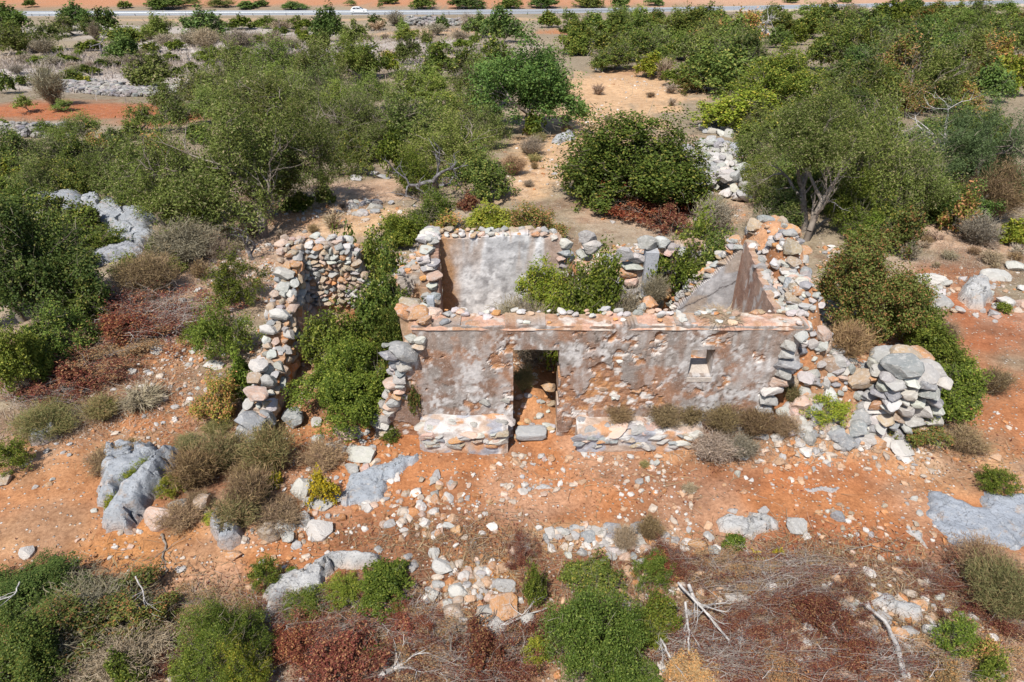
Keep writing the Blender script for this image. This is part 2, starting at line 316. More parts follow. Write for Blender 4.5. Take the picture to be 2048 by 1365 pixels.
part('rail', V, np.concatenate([np.stack([k * n + i, k * n + i + 1, (k + 1) * n + i + 1, (k + 1) * n + i], -1) for k in range(4)]), STEEL, gr)
BOXV = np.array([[x, y, z] for x in (-.5, .5) for y in (-.5, .5) for z in (0, 1)], float); BOXF = np.array([[0, 1, 3, 2], [4, 6, 7, 5], [0, 4, 5, 1], [2, 3, 7, 6], [1, 5, 7, 3], [0, 2, 6, 4]])
pm = mk('rail_post', BOXV * np.array([0.14, 0.1, 0.8]), BOXF, plain('post_dark', (0.12, 0.12, 0.13)))
for x in np.arange(-148, 60, 4.0): ob('rail_post', pm, gr, (x, RY(x) - 4.5, np.interp(x, rx, rz) - 0.02))
def make_car():
    p, m = P(743, 25); x = p[0]; y = RY(x) - 1.8; z = float(np.interp(x, rx, rz)) + 0.004
    e = empty('parked_car', (x, y, z), 'small white hatchback driving along the road behind the scrub', 'car'); e.name = 'hatchback_car'
    B = np.array([x, y, z]); white = plain('car_white', (0.80, 0.81, 0.82), 0.3, 0.5); glass = plain('car_glass', (0.03, 0.035, 0.04), 0.1, 0.6); rub = plain('tyre_black', (0.02, 0.02, 0.02)); rimm = plain('rim_grey', (0.4, 0.4, 0.42), 0.4, 0.5)
    def loft(pr, ws):
        V = []; n = len(pr)
        for s in (-1, 1): V += [(px, s * wv, pz) for (px, pz), wv in zip(pr, ws)]
        F = [tuple(range(n))[::-1], tuple(range(n, 2 * n))] + [(i, (i + 1) % n, n + (i + 1) % n, n + i) for i in range(n)]
        return np.array(V) * np.array([1, 1, 1.0]), F
    pr = [(-2.0, .35), (-2.05, .6), (-2.0, .95), (-1.0, 1.02), (0.9, 1.0), (1.75, .86), (2.05, .62), (2.05, .32), (1.6, .24), (-1.6, .24)]
    V, F = loft(pr, [.8, .84, .8, .82, .82, .76, .74, .8, .8, .8]); part('body', V + B, F, white, e)
    V, F = loft([(-1.85, .98), (-1.6, 1.42), (-0.9, 1.5), (0.1, 1.46), (0.95, 1.0)], [.74, .6, .58, .6, .74]); cab = part('cabin', V + B, F, white, e)
    for s in (-1, 1):
        for q in ([(-1.55, 1.04), (-1.42, 1.36), (-0.72, 1.42), (-0.62, 1.04)], [(-0.54, 1.04), (-0.6, 1.42), (0.05, 1.38), (0.68, 1.04)]):
            part('side_window', np.array([(a_, s * (0.745 - (b_ - 1.0) * 0.28), b_) for a_, b_ in q]) + B, [(0, 1, 2, 3)], glass, cab)
    part('windscreen', np.array([(0.98, -.66, 1.03), (0.98, .66, 1.03), (0.17, .54, 1.45), (0.17, -.54, 1.45)]) + B, [(0, 1, 2, 3)], glass, cab)
    an = np.linspace(0, 2 * math.pi, 16, endpoint=False); ring = np.stack([np.cos(an), np.zeros(16), np.sin(an)], -1)
    V = np.concatenate([ring * .31 + [0, -.1, 0], ring * .31 + [0, .1, 0]]); F = [tuple(range(16)), tuple(range(31, 15, -1))] + [(i, 16 + i, 16 + (i + 1) % 16, (i + 1) % 16) for i in range(16)]
    wm = mk('wheel', V, F, rub); V2 = np.concatenate([ring * .19 + [0, -.115, 0], ring * .19 + [0, .115, 0]]); hm = mk('rim', V2, F, rimm)
    for wx in (-1.3, 1.3):
        for wy in (-.74, .74):
            wo = ob('wheel', wm, e, B + [wx, wy, .31]); ob('rim', hm, wo, B + [wx, wy, .31])
    for s in (-.55, .55): part('headlight', BOXV * [0.05, .3, .14] + B + [2.04, s, .56], BOXF, glass, e)
make_car()

# ------------------------------------------------------------------ stone prototypes
def ico(sub):
    import bmesh
    bm = bmesh.new(); bmesh.ops.create_icosphere(bm, subdivisions=sub, radius=1)
    V = np.array([v.co[:] for v in bm.verts]); F = np.array([[v.index for v in f.verts] for f in bm.faces]); bm.free(); return V, F
IV3, IF3 = ico(4); IV2, IF2 = ico(3); IV1, IF1 = ico(1)
def rock(seed, V, k=16, lo=0.6, hi=1.0, rough=0.12):
    r = np.random.default_rng(seed); V = np.sign(V) * np.abs(V) ** 0.72
    V = V + V * ((vn3(V * 1.3 + seed * 3.1) - 0.5) * 0.35)[:, None]
    for _ in range(k):
        n = r.normal(size=3); n /= np.linalg.norm(n); d = r.uniform(lo, hi); o = V @ n - d; V = V - np.where(o > 0, o * 0.96, 0)[:, None] * n
    V = V + V * ((vn3(V * 3.2 + seed) - 0.5) * rough + (vn3(V * 8 + seed) - 0.5) * rough * 0.5)[:, None]
    mx = (V.max(0) - V.min(0)) / 2; V = (V - (V.max(0) + V.min(0)) / 2) / mx
    return V
def rockmesh(name, seed, V, F, **kw):
    me = mk(name, rock(seed, V, **kw), F, STONE, smooth=True); me.set_sharp_from_angle(angle=math.radians(30)); return me
BOULD = [rockmesh('boulder', 10 + i, IV3, IF3, lo=0.52, hi=0.98) for i in range(9)]
BLOCK = [rockmesh('stone', 40 + i, IV2, IF2, k=18, lo=0.52, hi=0.95, rough=0.16) for i in range(14)]
CW, CG, CB, CT, CO, CP = (0.53, 0.505, 0.465), (0.38, 0.365, 0.345), (0.265, 0.27, 0.28), (0.41, 0.30, 0.20), (0.53, 0.27, 0.11), (0.56, 0.38, 0.29)
def cj(c, j=0.1):
    f = 1 + random.uniform(-j, j) * 1.4; return [max(0, min(1, v * f * (1 + random.uniform(-j, j) * .4))) for v in c]
def pick(ws): return cj(random.choices((CW, CG, CB, CT, CO, CP), ws)[0], 0.14)
def stone(parent, loc, size, ws=(3, 4, 2, 2, 1, 1), rot=None, name='stone', color=None, big=False):
    rot = rot if rot is not None else [random.uniform(-.25, .25), random.uniform(-.25, .25), random.uniform(-.3, .3)]
    return ob(name, random.choice(BOULD if big else BLOCK), parent, loc, rot, [s / 2 for s in size], color=color or pick(ws))

# ------------------------------------------------------------------ wall plates
def plate(name, parent, O, U, N, L, H, res, mask, thick, disp, colour):
    O, U, N = (np.array(v, float) for v in (O, U, N)); nu = int(L / res) + 1; nv = int(H / res) + 1
    u = np.arange(nu) * res; v = np.arange(nv) * res; UU, VV = np.meshgrid(u, v)
    keep = mask(UU[:-1, :-1] + res / 2, VV[:-1, :-1] + res / 2)
    base = O + UU[..., None] * U + VV[..., None] * np.array([0, 0, 1.0])
    jit = (fbm(UU * 3 + O[0], VV * 3 + O[1], 3) - .5) * res * 0.9
    base = base + U * jit[..., None] + np.array([0, 0, 1.0]) * (fbm(UU * 3 + 31, VV * 3 + 7, 3) - .5)[..., None] * res * 0.9
    fr = base + N * disp(UU, VV)[..., None]; bk = base - N * (thick + (fbm(UU * 4, VV * 4 + 11, 3) - .5) * 0.06)[..., None]
    V = np.concatenate([fr.reshape(-1, 3), bk.reshape(-1, 3)]); I = np.arange(nu * nv).reshape(nv, nu); K = nu * nv
    a, b, c, d = I[:-1, :-1], I[:-1, 1:], I[1:, 1:], I[1:, :-1]; F = [np.stack([a, b, c, d], -1)[keep], np.stack([a, d, c, b], -1)[keep] + K]
    kp = np.pad(keep, 1); cc = kp[1:-1, 1:-1]
    for nb, e0, e1 in ((kp[:-2, 1:-1], a, b), (kp[2:, 1:-1], c, d), (kp[1:-1, :-2], d, a), (kp[1:-1, 2:], b, c)):
        s = cc & ~nb; F.append(np.stack([e0[s], e0[s] + K, e1[s] + K, e1[s]], -1))
    F = np.concatenate(F); cf = colour(UU, VV).reshape(-1, 3); cb = cf * 0 + np.array((0.42, 0.29, 0.19))
    if np.dot(np.cross(U, [0, 0, 1.0]), N) < 0: F = F[:, ::-1]
    used = np.unique(F); rm = np.zeros(len(V), int); rm[used] = np.arange(len(used))
    return part(name, V[used], rm[F], WALL, parent, smooth=False, vcol=np.clip(np.concatenate([cf, cb]), 0, 1)[used])
def mixc(a, b, k): return a * (1 - k[..., None]) + np.array(b) * k[..., None]
def rubblecol(UU, VV, s=3.0):
    c = np.zeros(UU.shape + (3,)); c[:] = (0.44, 0.28, 0.17); c = mixc(c, (0.50, 0.24, 0.10), ss(.45, .62, fbm(UU * s, VV * s, 4))); return mixc(c, (0.50, 0.45, 0.40), ss(.52, .64, fbm(UU * s + 9, VV * s + 4, 4)))
def facestones(parent, O, U, N, u0, u1, v0, top, sz=(.10, .26), ws=(2, 4, 1, 3, 2, 1), keep=None, dens=1.0, depth=.16, push=0.0):
    O, U, N = (np.array(v, float) for v in (O, U, N)); v = v0; ang = math.atan2(U[1], U[0]); cnt = 0
    while v < 3.2:
        h = random.uniform(sz[0], sz[0] * .5 + sz[1] * .5); u = u0 + random.uniform(-.1, 0)
        while u < u1:
            wd = random.uniform(sz[0] * 1.2, sz[1] * 1.25); uc = u + wd / 2; vc = v + h / 2 + random.uniform(-.03, .03)
            if vc + h * .2 < top(uc) and uc < u1 + .03 and (keep is None or keep(uc, vc)) and random.random() < dens:
                p = O + U * uc + np.array([0, 0, vc]) + N * (random.uniform(-.035, .02) + push)
                stone(parent, p, (wd * 1.04, depth * random.uniform(1, 1.5), h * 1.12 * random.uniform(.85, 1.1)), ws, rot=(random.uniform(-.12, .12), random.uniform(-.22, .22), ang + random.uniform(-.12, .12))); cnt += 1
            u += wd * .97
        v += h * .96
    return cnt
def topstones(parent, O, U, N, u0, u1, top, thick, sz=(.16, .38), ws=(3, 4, 2, 2, 1, 1), step=.24, rows=2, sink=.03):
    O, U, N = (np.array(v, float) for v in (O, U, N)); u = u0; ang = math.atan2(U[1], U[0])
    while u < u1:
        s = random.uniform(*sz)
        for r in range(rows):
            s = random.uniform(*sz); t = -thick * (r + .5) / rows + random.uniform(-.05, .05); uu = u + random.uniform(-.06, .06)
            stone(parent, O + U * uu + N * t + np.array([0, 0, top(uu) + s * .2 - sink]), (s * random.uniform(.8, 1.35), min(s * random.uniform(.7, 1.1), thick * 1.25 / rows), s * random.uniform(.45, .75)), ws, rot=(random.uniform(-.25, .25), random.uniform(-.25, .25), ang + random.uniform(-.5, .5)))
        u += step * random.uniform(.8, 1.2)
prof = lambda pts: (lambda u: float(np.interp(u, [p[0] for p in pts], [p[1] for p in pts])))
vprof = lambda pts: (lambda u: np.interp(u, [p[0] for p in pts], [p[1] for p in pts]))

# ------------------------------------------------------------------ the ruined house
house = empty('ruined_house', (1.8, 0.2, 0), 'roofless ruined stone house with mottled brown plaster front, open doorway and tiny window', 'house')
FX0 = -2.95; ZB = -0.25                                    # front wall starts here, u = x - FX0
FT = 2.55 - ZB
leftedge = vprof([(0, .35), (.25, .32), (.55, .2), (.8, .38), (1.0, .45), (1.3, .62), (1.6, .66), (1.9, .74), (2.15, .86), (2.3, 1.02), (2.45, 1.12), (3, 1.12)])
rightedge = vprof([(0, 7.95), (.6, 8.2), (1.2, 8.0), (1.8, 8.35), (2.4, 8.3), (3, 8.42)])
def fmask(u, v):
    n = (fbm(u * 4, v * 4, 3) - .5) * .12; k = (u > leftedge(v) + n) & (u < rightedge(v) + n) & (v < FT + (fbm(u * 2, v * 0 + 4, 3) - .5) * .05)
    x = u + FX0; z = v + ZB
    k &= ~((x > .02) & (x < .90 + .015 * np.sin(z * 9)) & (z < 2.04)); k &= ~((x > 3.36) & (x < 3.80) & (z > 1.42) & (z < 2.02)); return k
def flost(u, v):
    x = u + FX0; z = v + ZB; n = fbm(x * 2.2 + 7, z * 2.2, 5)
    b = .33 * np.exp(-((x - 2.0) / 1.15) ** 2 - ((z - .85) / .52) ** 2) + .2 * np.exp(-((x + .55) / .5) ** 2 - ((z - .8) / .32) ** 2) + .22 * np.exp(-((x - 1.9) / .25) ** 2 - ((z - 1.9) / .8) ** 2) + .2 * ss(5.0, 5.5, x) + .25 * ss(-1.75, -2.2, x) + .12 * ss(.35, .05, z)
    return ss(.645, .675, n * .7 + .3 * fbm(x * 7 + 3, z * 7, 4) + b)
def fdisp(u, v):
    x = u + FX0; z = v + ZB; l = flost(u, v)
    return .02 - .035 * l + (fbm(x * 1.2, z * 1.2 + 3, 3) - .5) * .05 + (fbm(x * 6, z * 6, 4) - .5) * (.018 + .045 * l) + (fbm(x * 17, z * 17, 3) - .5) * (.008 + .02 * l)
def fcol(u, v):
    x = u + FX0; z = v + ZB; c = np.zeros(u.shape + (3,)); c[:] = (0.245, 0.16, 0.118); l = flost(u, v)
    c = mixc(c, (0.34, 0.195, 0.125), ss(.47, .64, fbm(x * 1.5 + 3, z * 1.5, 4)))
    gb = .16 * ss(1.2, 2.3, z) - .3 * np.exp(-((x - 2.0) / 1.0) ** 2 - ((z - .8) / .6) ** 2) + .07 * ss(2.6, 3.6, x)
    c = mixc(c, (0.285, 0.268, 0.25), ss(.50, .64, fbm(x * 2.6 + 30, z * 2.6, 6) + gb * .8) * .8)
    wb = .11 * np.exp(-((x - 1.35) / .35) ** 2 - ((z - 1.55) / .5) ** 2) + .07 * ss(3.0, 3.6, x) * ss(.3, .8, z) * ss(2.3, 1.7, z) + .09 * np.exp(-((x + .12) / .3) ** 2 - ((z - .8) / .7) ** 2) + .05 * np.exp(-((x + .9) / .5) ** 2 - ((z - 1.4) / .6) ** 2)
    c = mixc(c, (0.46, 0.445, 0.43), ss(.50, .62, fbm(x * 5 + 12, z * 1.6 + 50, 6) * .6 + .4 * fbm(x * 14, z * 9, 5) + wb - .02) * .5)
    c = mixc(c, (0.58, 0.57, 0.56), .85 * ss(.565, .66, fbm(x * 3.4 + 12, z * 3.0 + 50, 6) * .55 + .45 * fbm(x * 15, z * 15, 5) + wb))
    c = mixc(c, (0.25, 0.165, 0.12), ss(.54, .66, fbm(x * 7 + 61, z * .9 + 5, 5)) * .5 * ss(.6, 2.2, z))
    cr = np.abs(fbm(x * 1.3 + 71, z * 1.3 + 3, 5) - .5); c = mixc(c, (0.09, 0.07, 0.055), ss(.007, .003, cr) * .8)
    lost = mixc(np.broadcast_to(np.array((0.31, 0.165, 0.095)), c.shape), (0.43, 0.22, 0.10), ss(.54, .66, fbm(x * 5, z * 5 + 8, 5)))
    lost = mixc(lost, (0.60, 0.56, 0.52), ss(.585, .63, fbm(x * 7, z * 11 + 8, 4)))
    return c * (1 - l[..., None]) + lost * l[..., None]
fw = plate('front_wall', house, (FX0, 0, ZB), (1, 0, 0), (0, -1, 0), 8.6, 3.0, .03, fmask, .44, fdisp, fcol)
# irregular wall head of pinkish mortar
u = np.linspace(-1.9, 5.44, 260); t = np.linspace(-.03, .47, 18); UU, TT2 = np.meshgrid(u, t)
edge = ss(0, .05, np.minimum(TT2 + .03, .47 - TT2)); Z = 2.47 + edge * (.09 + (fbm(UU * 2.2, TT2 * 2.2, 4) - .5) * .09 + (fbm(UU * 9, TT2 * 9, 3) - .5) * .04)
cc = np.zeros(UU.shape + (3,)); cc[:] = (0.50, 0.31, 0.225); cc = mixc(cc, (0.58, 0.50, 0.43), ss(.48, .62, fbm(UU * 3 + 5, TT2 * 5, 4))); cc = mixc(cc, (0.40, 0.24, 0.15), ss(.56, .66, fbm(UU * 4 + 5, TT2 * 4 + 30, 4)))
nv_, nu_ = UU.shape; I = np.arange(nv_ * nu_).reshape(nv_, nu_)
wt = part('wall_head', np.stack([UU, TT2 + (fbm(UU * 3, TT2 * 0, 3) - .5) * .05, Z], -1).reshape(-1, 3), np.stack([I[:-1, :-1], I[:-1, 1:], I[1:, 1:], I[1:, :-1]], -1).reshape(-1, 4), WALL, house, vcol=cc.reshape(-1, 3))
for k in range(92):                                        # loose stones on the wall head, most along its inner edge
    x = random.uniform(-1.85, 5.4); y = .40 + random.uniform(-.08, .1) if random.random() < .75 else random.uniform(.02, .45); s = random.uniform(.05, .15)
    stone(wt, (x, y, 2.58 + s * .15), (s * 1.4, s, s * .75), (6, 3, 1, 2, 1, 2))
for x, y, s in ((-1.75, .3, .42), (-1.45, .36, .32), (-1.6, .05, .3), (-1.2, .3, .22), (-.95, .38, .2)): stone(wt, (x, y, 2.62), (s, s * .8, s * .5), (0, 2, 0, 2, 2, 3))
for v in np.arange(.2, 2.55, .145):                        # broken courses down the ragged end of the front wall
    for k in range(2):
        s = random.uniform(.16, .34); stone(fw, (FX0 + float(leftedge(v)) + k * .17 - .03, -.02 + random.uniform(0, .3) * (1 - k), v + ZB), (s, .3 * random.uniform(.7, 1.1), s * .62), (3, 4, 2, 3, 1, 2))
for x, y, z, s in ((-2.02, -.05, 2.02, .55), (-2.33, .0, 1.9, .42), (-2.2, .02, 1.72, .3)): stone(fw, (x, y, z), (s, s * .75, s * .55), color=cj(CB, .1))
for z in np.arange(.05, 2.5, .21):                         # quoin stones at the other end
    s = random.uniform(.22, .46); x = FX0 + float(rightedge(z - ZB)) - .12 + random.uniform(-.14, .06); stone(fw, (x, .0 + random.uniform(-.03, .05), z), (s * 1.15, .42, .21), (4, 4, 3, 2, 0, 1))
for k in range(40):
    x = random.uniform(.06, .86); y = random.uniform(-.1, 1.4); s = random.uniform(.05, .16); stone(house, (x, y, gz(x, y) + s * .15), (s * 1.3, s, s * .7), (3, 2, 0, 4, 4, 1))
for k in range(80):                                        # stones showing through where the plaster has fallen
    x = random.uniform(-2.4, 5.4); z = random.uniform(.25, 2.35)
    if float(flost(np.array(x - FX0), np.array(z - ZB))) > .6 and not (-.1 < x < 1.0 and z < 2.15) and not (3.25 < x < 3.9 and 1.3 < z < 2.1):
        s = random.uniform(.09, .22); stone(fw, (x, .03, z), (s * 1.3, .14, s * .7), (4, 2, 0, 4, 3, 1))
# window: splayed light sill and reveal
def quadbox(name, parent, x0, x1, y0, y1, z0, z1, col, bev=.0):
    n = 9; V = BOXV.copy(); V = np.array([x0, y0, z0]) + (V + [.5, .5, 0]) * np.array([x1 - x0, y1 - y0, z1 - z0])
    return part(name, V, BOXF, WALL, parent, vcol=np.tile(np.array(col), (8, 1)))
V = np.array([(3.34, -.03, 1.30), (3.82, -.03, 1.30), (3.82, -.03, 1.40), (3.34, -.03, 1.40), (3.34, .46, 1.36), (3.82, .46, 1.36), (3.82, .46, 1.52), (3.34, .46, 1.52)])
part('window_sill', V, np.array([[0, 1, 2, 3], [3, 2, 6, 7], [4, 7, 6, 5], [0, 3, 7, 4], [1, 5, 6, 2], [0, 4, 5, 1]]), WALL, fw, vcol=np.tile(np.array((.48, .43, .38)), (8, 1)))
ds = mk('doorstep', np.sign(IV2) * np.abs(IV2) ** .4 * (1 + .22 * (vn3(IV2 * 3) - .5))[:, None], IF2, STONE, smooth=True); ob('doorstep', ds, house, (.38, -.10, .08), (.12, .03, .06), (.31, .15, .09), color=(0.37, 0.375, 0.38))
stone(house, (.76, .7, .62), (.3, .24, .2), name='stone', color=(0.48, 0.28, 0.13))
# back wall with whitewashed face
bt = vprof([(0, 2.52), (2.4, 2.55), (2.75, 2.45), (2.95, 2.2), (3.1, 1.85), (3.3, 1.5), (3.6, 1.25), (4.0, 1.35), (4.4, 1.7), (4.9, 1.9), (5.1, 2.25), (6.0, 2.3), (6.6, 2.2), (7.4, 2.3)])
BX0 = -1.68
def bmask(u, v):
    z = v - .2; x = u + BX0
    return (z < bt(u) + (fbm(u * 4, v * 4, 3) - .5) * .16) & ~((x > 3.42) & (x < 3.72) & (z > 1.75) & (z < 2.12)) & ~((x > 3.42) & (x < 3.7) & (z > 1.2) & (z < 1.6))
def bcol(u, v):
    x = u + BX0; z = v - .2; c = np.zeros(u.shape + (3,)); c[:] = (0.53, 0.53, 0.535); c = mixc(c, (0.72, 0.72, 0.72), ss(.44, .56, fbm(x * 4, z * 3, 6)))
    c = mixc(c, (0.30, 0.295, 0.30), ss(.56, .64, fbm(x * 6 + 20, z * 6, 5)) * .8)
    st = ss(.50, .60, fbm(x * 5 + 3, z * .6, 4)) * ss(1.2, 2.4, z); c = mixc(c, (0.44, 0.34, 0.27), st * .7)
    c = mixc(c, (0.43, 0.25, 0.13), ss(.55, .2, u + (fbm(x * 3, z * 2, 4) - .5) * .4)); c = mixc(c, (0.40, 0.27, 0.20), ss(2.3, 2.6, u) * ss(1.4, 1.9, z) * .7)
    return np.where((u > 3.0)[..., None], rubblecol(u, v), c)
bw = plate('back_wall', house, (BX0, 3.9, -.2), (1, 0, 0), (0, -1, 0), 7.2, 3.0, .05, bmask, .45, lambda u, v: (fbm(u * 5, v * 5, 4) - .5) * .03, bcol)
topstones(bw, (BX0, 3.9, 0), (1, 0, 0), (0, -1, 0), .0, 2.75, lambda u: float(bt(u)), .45, (.09, .22), (4, 5, 1, 4, 1, 1), .17, 3, sink=-.0)
facestones(bw, (BX0, 3.9, 0), (1, 0, 0), (0, -1, 0), 2.8, 6.6, .7, lambda u: float(bt(u)) + .08, (.16, .4), (4, 5, 2, 1, 1, 1), keep=lambda a_, b_: not (5.05 < a_ < 5.45 and 1.15 < b_ < 2.15) and not (4.75 < a_ < 5.1 and b_ > 1.3), depth=.26)
for x, z, s in ((1.25, 2.35, .36), (1.35, 2.0, .3), (1.75, 2.55, .45), (1.85, 2.3, .55), (1.7, 2.05, .4), (2.3, 1.95, .4), (2.65, 2.1, .45), (2.95, 2.0, .42), (3.15, 2.4, .5), (3.5, 2.38, .42), (3.75, 2.25, .36)): stone(bw, (x, 3.95, z), (s, s * .8, s * .7), (4, 4, 3, 0, 0, 0), big=True)
part('door_jamb', BOXV * [.3, .3, 1.15] + [3.25, 3.86, 1.08], BOXF, WALL, bw, vcol=np.tile(np.array((.40, .42, .45)), (8, 1)))
part('niche_shade_panel', BOXV * [.5, .04, 1.2] + [3.58, 4.2, 1.1], BOXF, WALL, bw, vcol=np.tile(np.array((.10, .08, .07)), (8, 1)))  # near-black panel behind the openings, their shade put into its colour
stone(bw, (3.58, 3.88, 1.67), (.44, .3, .12), color=CG)
# stub of cross wall against the back wall, dark inner face
ct = vprof([(0, 0.75), (.12, 1.2), (.3, 1.75), (.5, 2.2), (.7, 2.5), (.9, 2.52)])
cw = plate('cross_wall', house, (-1.68, 3.05, -.2), (0, 1, 0), (1, 0, 0), .85, 3.0, .05, lambda u, v: v - .2 < ct(u) + (fbm(u * 5, v * 5, 3) - .5) * .1, .43, lambda u, v: (fbm(u * 5, v * 5, 3) - .5) * .03, lambda u, v: np.zeros(u.shape + (3,)) + np.array((.34, .22, .17)))
for k in range(30):
    v = random.uniform(.75, 2.55); s = random.uniform(.16, .4); uu = float(np.interp(v, [.75, 1.2, 1.75, 2.2, 2.5], [0, .12, .3, .5, .7]))
    stone(cw, (-1.9 + random.uniform(-.16, .13), 3.05 + uu - .04, v), (s, s * .8, s * .62), (4, 5, 3, 1, 1, 1))
for k in range(12): s = random.uniform(.2, .42); stone(cw, (-1.9 + random.uniform(-.15, .12), random.uniform(3.7, 4.25), 2.56), (s, s * .8, s * .55), (5, 4, 1, 1, 0, 0))
cw2 = plate('cross_wall', house, (-1.68, .44, -.2), (0, 1, 0), (1, 0, 0), .6, 3.0, .05, lambda u, v: v - .2 < np.interp(u, [0, .25, .45, .6], [2.5, 2.45, 1.9, .9]) + (fbm(u * 5, v * 5, 3) - .5) * .1, .43, lambda u, v: (fbm(u * 5, v * 5, 3) - .5) * .03, rubblecol)
for x, y, z, s, c in ((-1.95, .72, 2.55, .5, CT), (-1.72, .62, 2.56, .34, CW), (-2.05, .5, 2.56, .36, CO), (-1.75, .95, 2.3, .4, CG), (-2.0, .9, 2.3, .4, CW), (-1.85, .5, 2.6, .3, CP)): stone(cw2, (x, y, z), (s, s * .8, s * .6), color=cj(c))
part('door_post', BOXV * [.13, .12, .55] + [-1.55, .72, 2.2], BOXF, WALL, cw2, vcol=np.tile(np.array((.42, .45, .48)), (8, 1)))
# side wall with its brown inner face rising to a point, and the grey partition that meets it
gt = vprof([(0, 2.5), (.6, 2.56), (1.2, 2.66), (1.9, 2.85), (2.3, 2.95), (2.42, 2.9), (2.6, 2.3), (3.4, 2.0)])
def gcol(u, v):
    c = np.zeros(u.shape + (3,)); c[:] = (0.33, 0.20, 0.145); c = mixc(c, (0.42, 0.28, 0.21), ss(.45, .6, fbm(u * 2, v * 1.2, 4))); return mixc(c, (0.52, 0.47, 0.43), ss(.60, .66, fbm(u * 6, v * 3, 4)))
gw = plate('side_wall', house, (4.98, .44, -.2), (0, 1, 0), (-1, 0, 0), 3.4, 3.3, .05, lambda u, v: v - .2 < gt(u) + (fbm(u * 5, v * 5, 3) - .5) * .05, .14, lambda u, v: (fbm(u * 4, v * 4, 4) - .5) * .02, gcol)
for k in range(150):
    y = random.uniform(.5, 3.3); s = random.uniform(.10, .26); x = random.uniform(5.05, 5.75); z = max(gz(x, y) + .03, float(gt(y - .44)) - max(0, (x - 5.08)) * 1.1)
    stone(gw, (x, y, z), (s * 1.2, s, s * .65), (7, 4, 0, 2, 1, 1))
pt = vprof([(0, 1.1), (.15, 1.3), (.4, 1.66), (.7, 2.0), (1.0, 2.35), (1.2, 2.65), (1.3, 2.75)])
def pcol(u, v):
    c = np.zeros(u.shape + (3,)); c[:] = (0.37, 0.37, 0.38); c = mixc(c, (0.50, 0.50, 0.51), ss(.45, .6, fbm(u * 3, v * 3, 4))); c = mixc(c, (0.40, 0.34, 0.29), ss(.55, .65, fbm(u * 2, v * 2 + 9, 4)))
    cr = np.abs((v - .2) - (1.15 + u * .62) - (fbm(u * 5, v * 5, 3) - .5) * .12); return mixc(c, (0.10, 0.09, 0.09), ss(.022, .008, cr))
pw = plate('partition_wall', house, (3.68, 2.85, -.2), (1, 0, 0), (0, -1, 0), 1.32, 3.0, .03, lambda u, v: v - .2 < pt(u) + (fbm(u * 5, v * 5, 3) - .5) * .07, .35, lambda u, v: (fbm(u * 4, v * 4, 4) - .5) * .02, pcol)
for k in range(48):
    x = random.uniform(3.7, 4.95); s = random.uniform(.10, .22); stone(pw, (x, 3.0 + random.uniform(-.08, .35), float(pt(x - 3.68)) + random.uniform(-.02, .06) + s * .1), (s * 1.3, s, s * .6), (5, 4, 1, 2, 2, 1))

# ------------------------------------------------------------------ stone benches against the front
def bench(x0, x1, h, label):
    e = empty('stone_bench', ((x0 + x1) / 2, -.25, 0), label, 'stone bench', 'stone benches against the house front'); L = x1 - x0
    nu, nv = int(L / .03), 40; s = np.linspace(0, 1, nv); U2, S2 = np.meshgrid(np.linspace(x0, x1, nu), s)
    py = np.interp(S2, [0, .42, .52, .6, 1], [-.50, -.47, -.43, -.34, .02]); pz = np.interp(S2, [0, .42, .5, .58, 1], [-.15, h - .08, h - .02, h, h + .03])
    en = ss(0, .1, np.minimum(U2 - x0, x1 - U2)); pz = pz - (1 - en) * .06 * (S2 > .4)
    py = py + (fbm(U2 * 3, S2 * 4, 4) - .5) * .10 + (1 - en) * .06; pz = pz + (fbm(U2 * 3 + 40, S2 * 4, 4) - .5) * .10
    c = np.zeros(U2.shape + (3,)); c[:] = (0.44, 0.34, 0.27); c = mixc(c, (0.58, 0.555, 0.53), ss(.50, .60, fbm(U2 * 2.5, S2 * 3, 4))); c = mixc(c, (0.30, 0.33, 0.39), ss(.55, .64, fbm(U2 * 3 + 8, S2 * 3 + 4, 5)) * .8); c = mixc(c, (0.48, 0.27, 0.15), ss(.56, .66, fbm(U2 * 2.7 + 80, S2 * 3 + 4, 4)))
    I = np.arange(nu * nv).reshape(nv, nu); F = [np.stack([I[:-1, :-1], I[:-1, 1:], I[1:, 1:], I[1:, :-1]], -1).reshape(-1, 4)]
    V = np.stack([U2, py, pz], -1).reshape(-1, 3); base = len(V); V = np.concatenate([V, [[x0, .02, -.2], [x1, .02, -.2]]]); c = np.concatenate([c.reshape(-1, 3), [[.4, .3, .2]] * 2])
    FF = [tuple(q) for q in F[0]] + [(int(I[i, 0]), int(I[i + 1, 0]), base) for i in range(nv - 1)] + [(int(I[i + 1, -1]), int(I[i, -1]), base + 1) for i in range(nv - 1)]
    core = part('bench_body', V, FF, WALL, e, vcol=c)
    for k in range(int(L * 20)):
        x = random.uniform(x0 + .05, x1 - .05); s = random.uniform(.12, .36)
        if random.random() < .62: stone(core, (x, -.46, random.uniform(.04, h - .08)), (s * 1.2, .16, s * .48), (4, 3, 2, 3, 1, 2))
        else: stone(core, (x, random.uniform(-.38, -.05), h - .02), (s * 1.3, s, .13), (5, 3, 1, 2, 1, 2))
bench(-1.82, -.08, .45, 'stone bench with whitish worn top beside the doorway, the shorter of the two')
bench(1.28, 3.75, .42, 'long low stone bench below the tiny window, streaked blue grey')

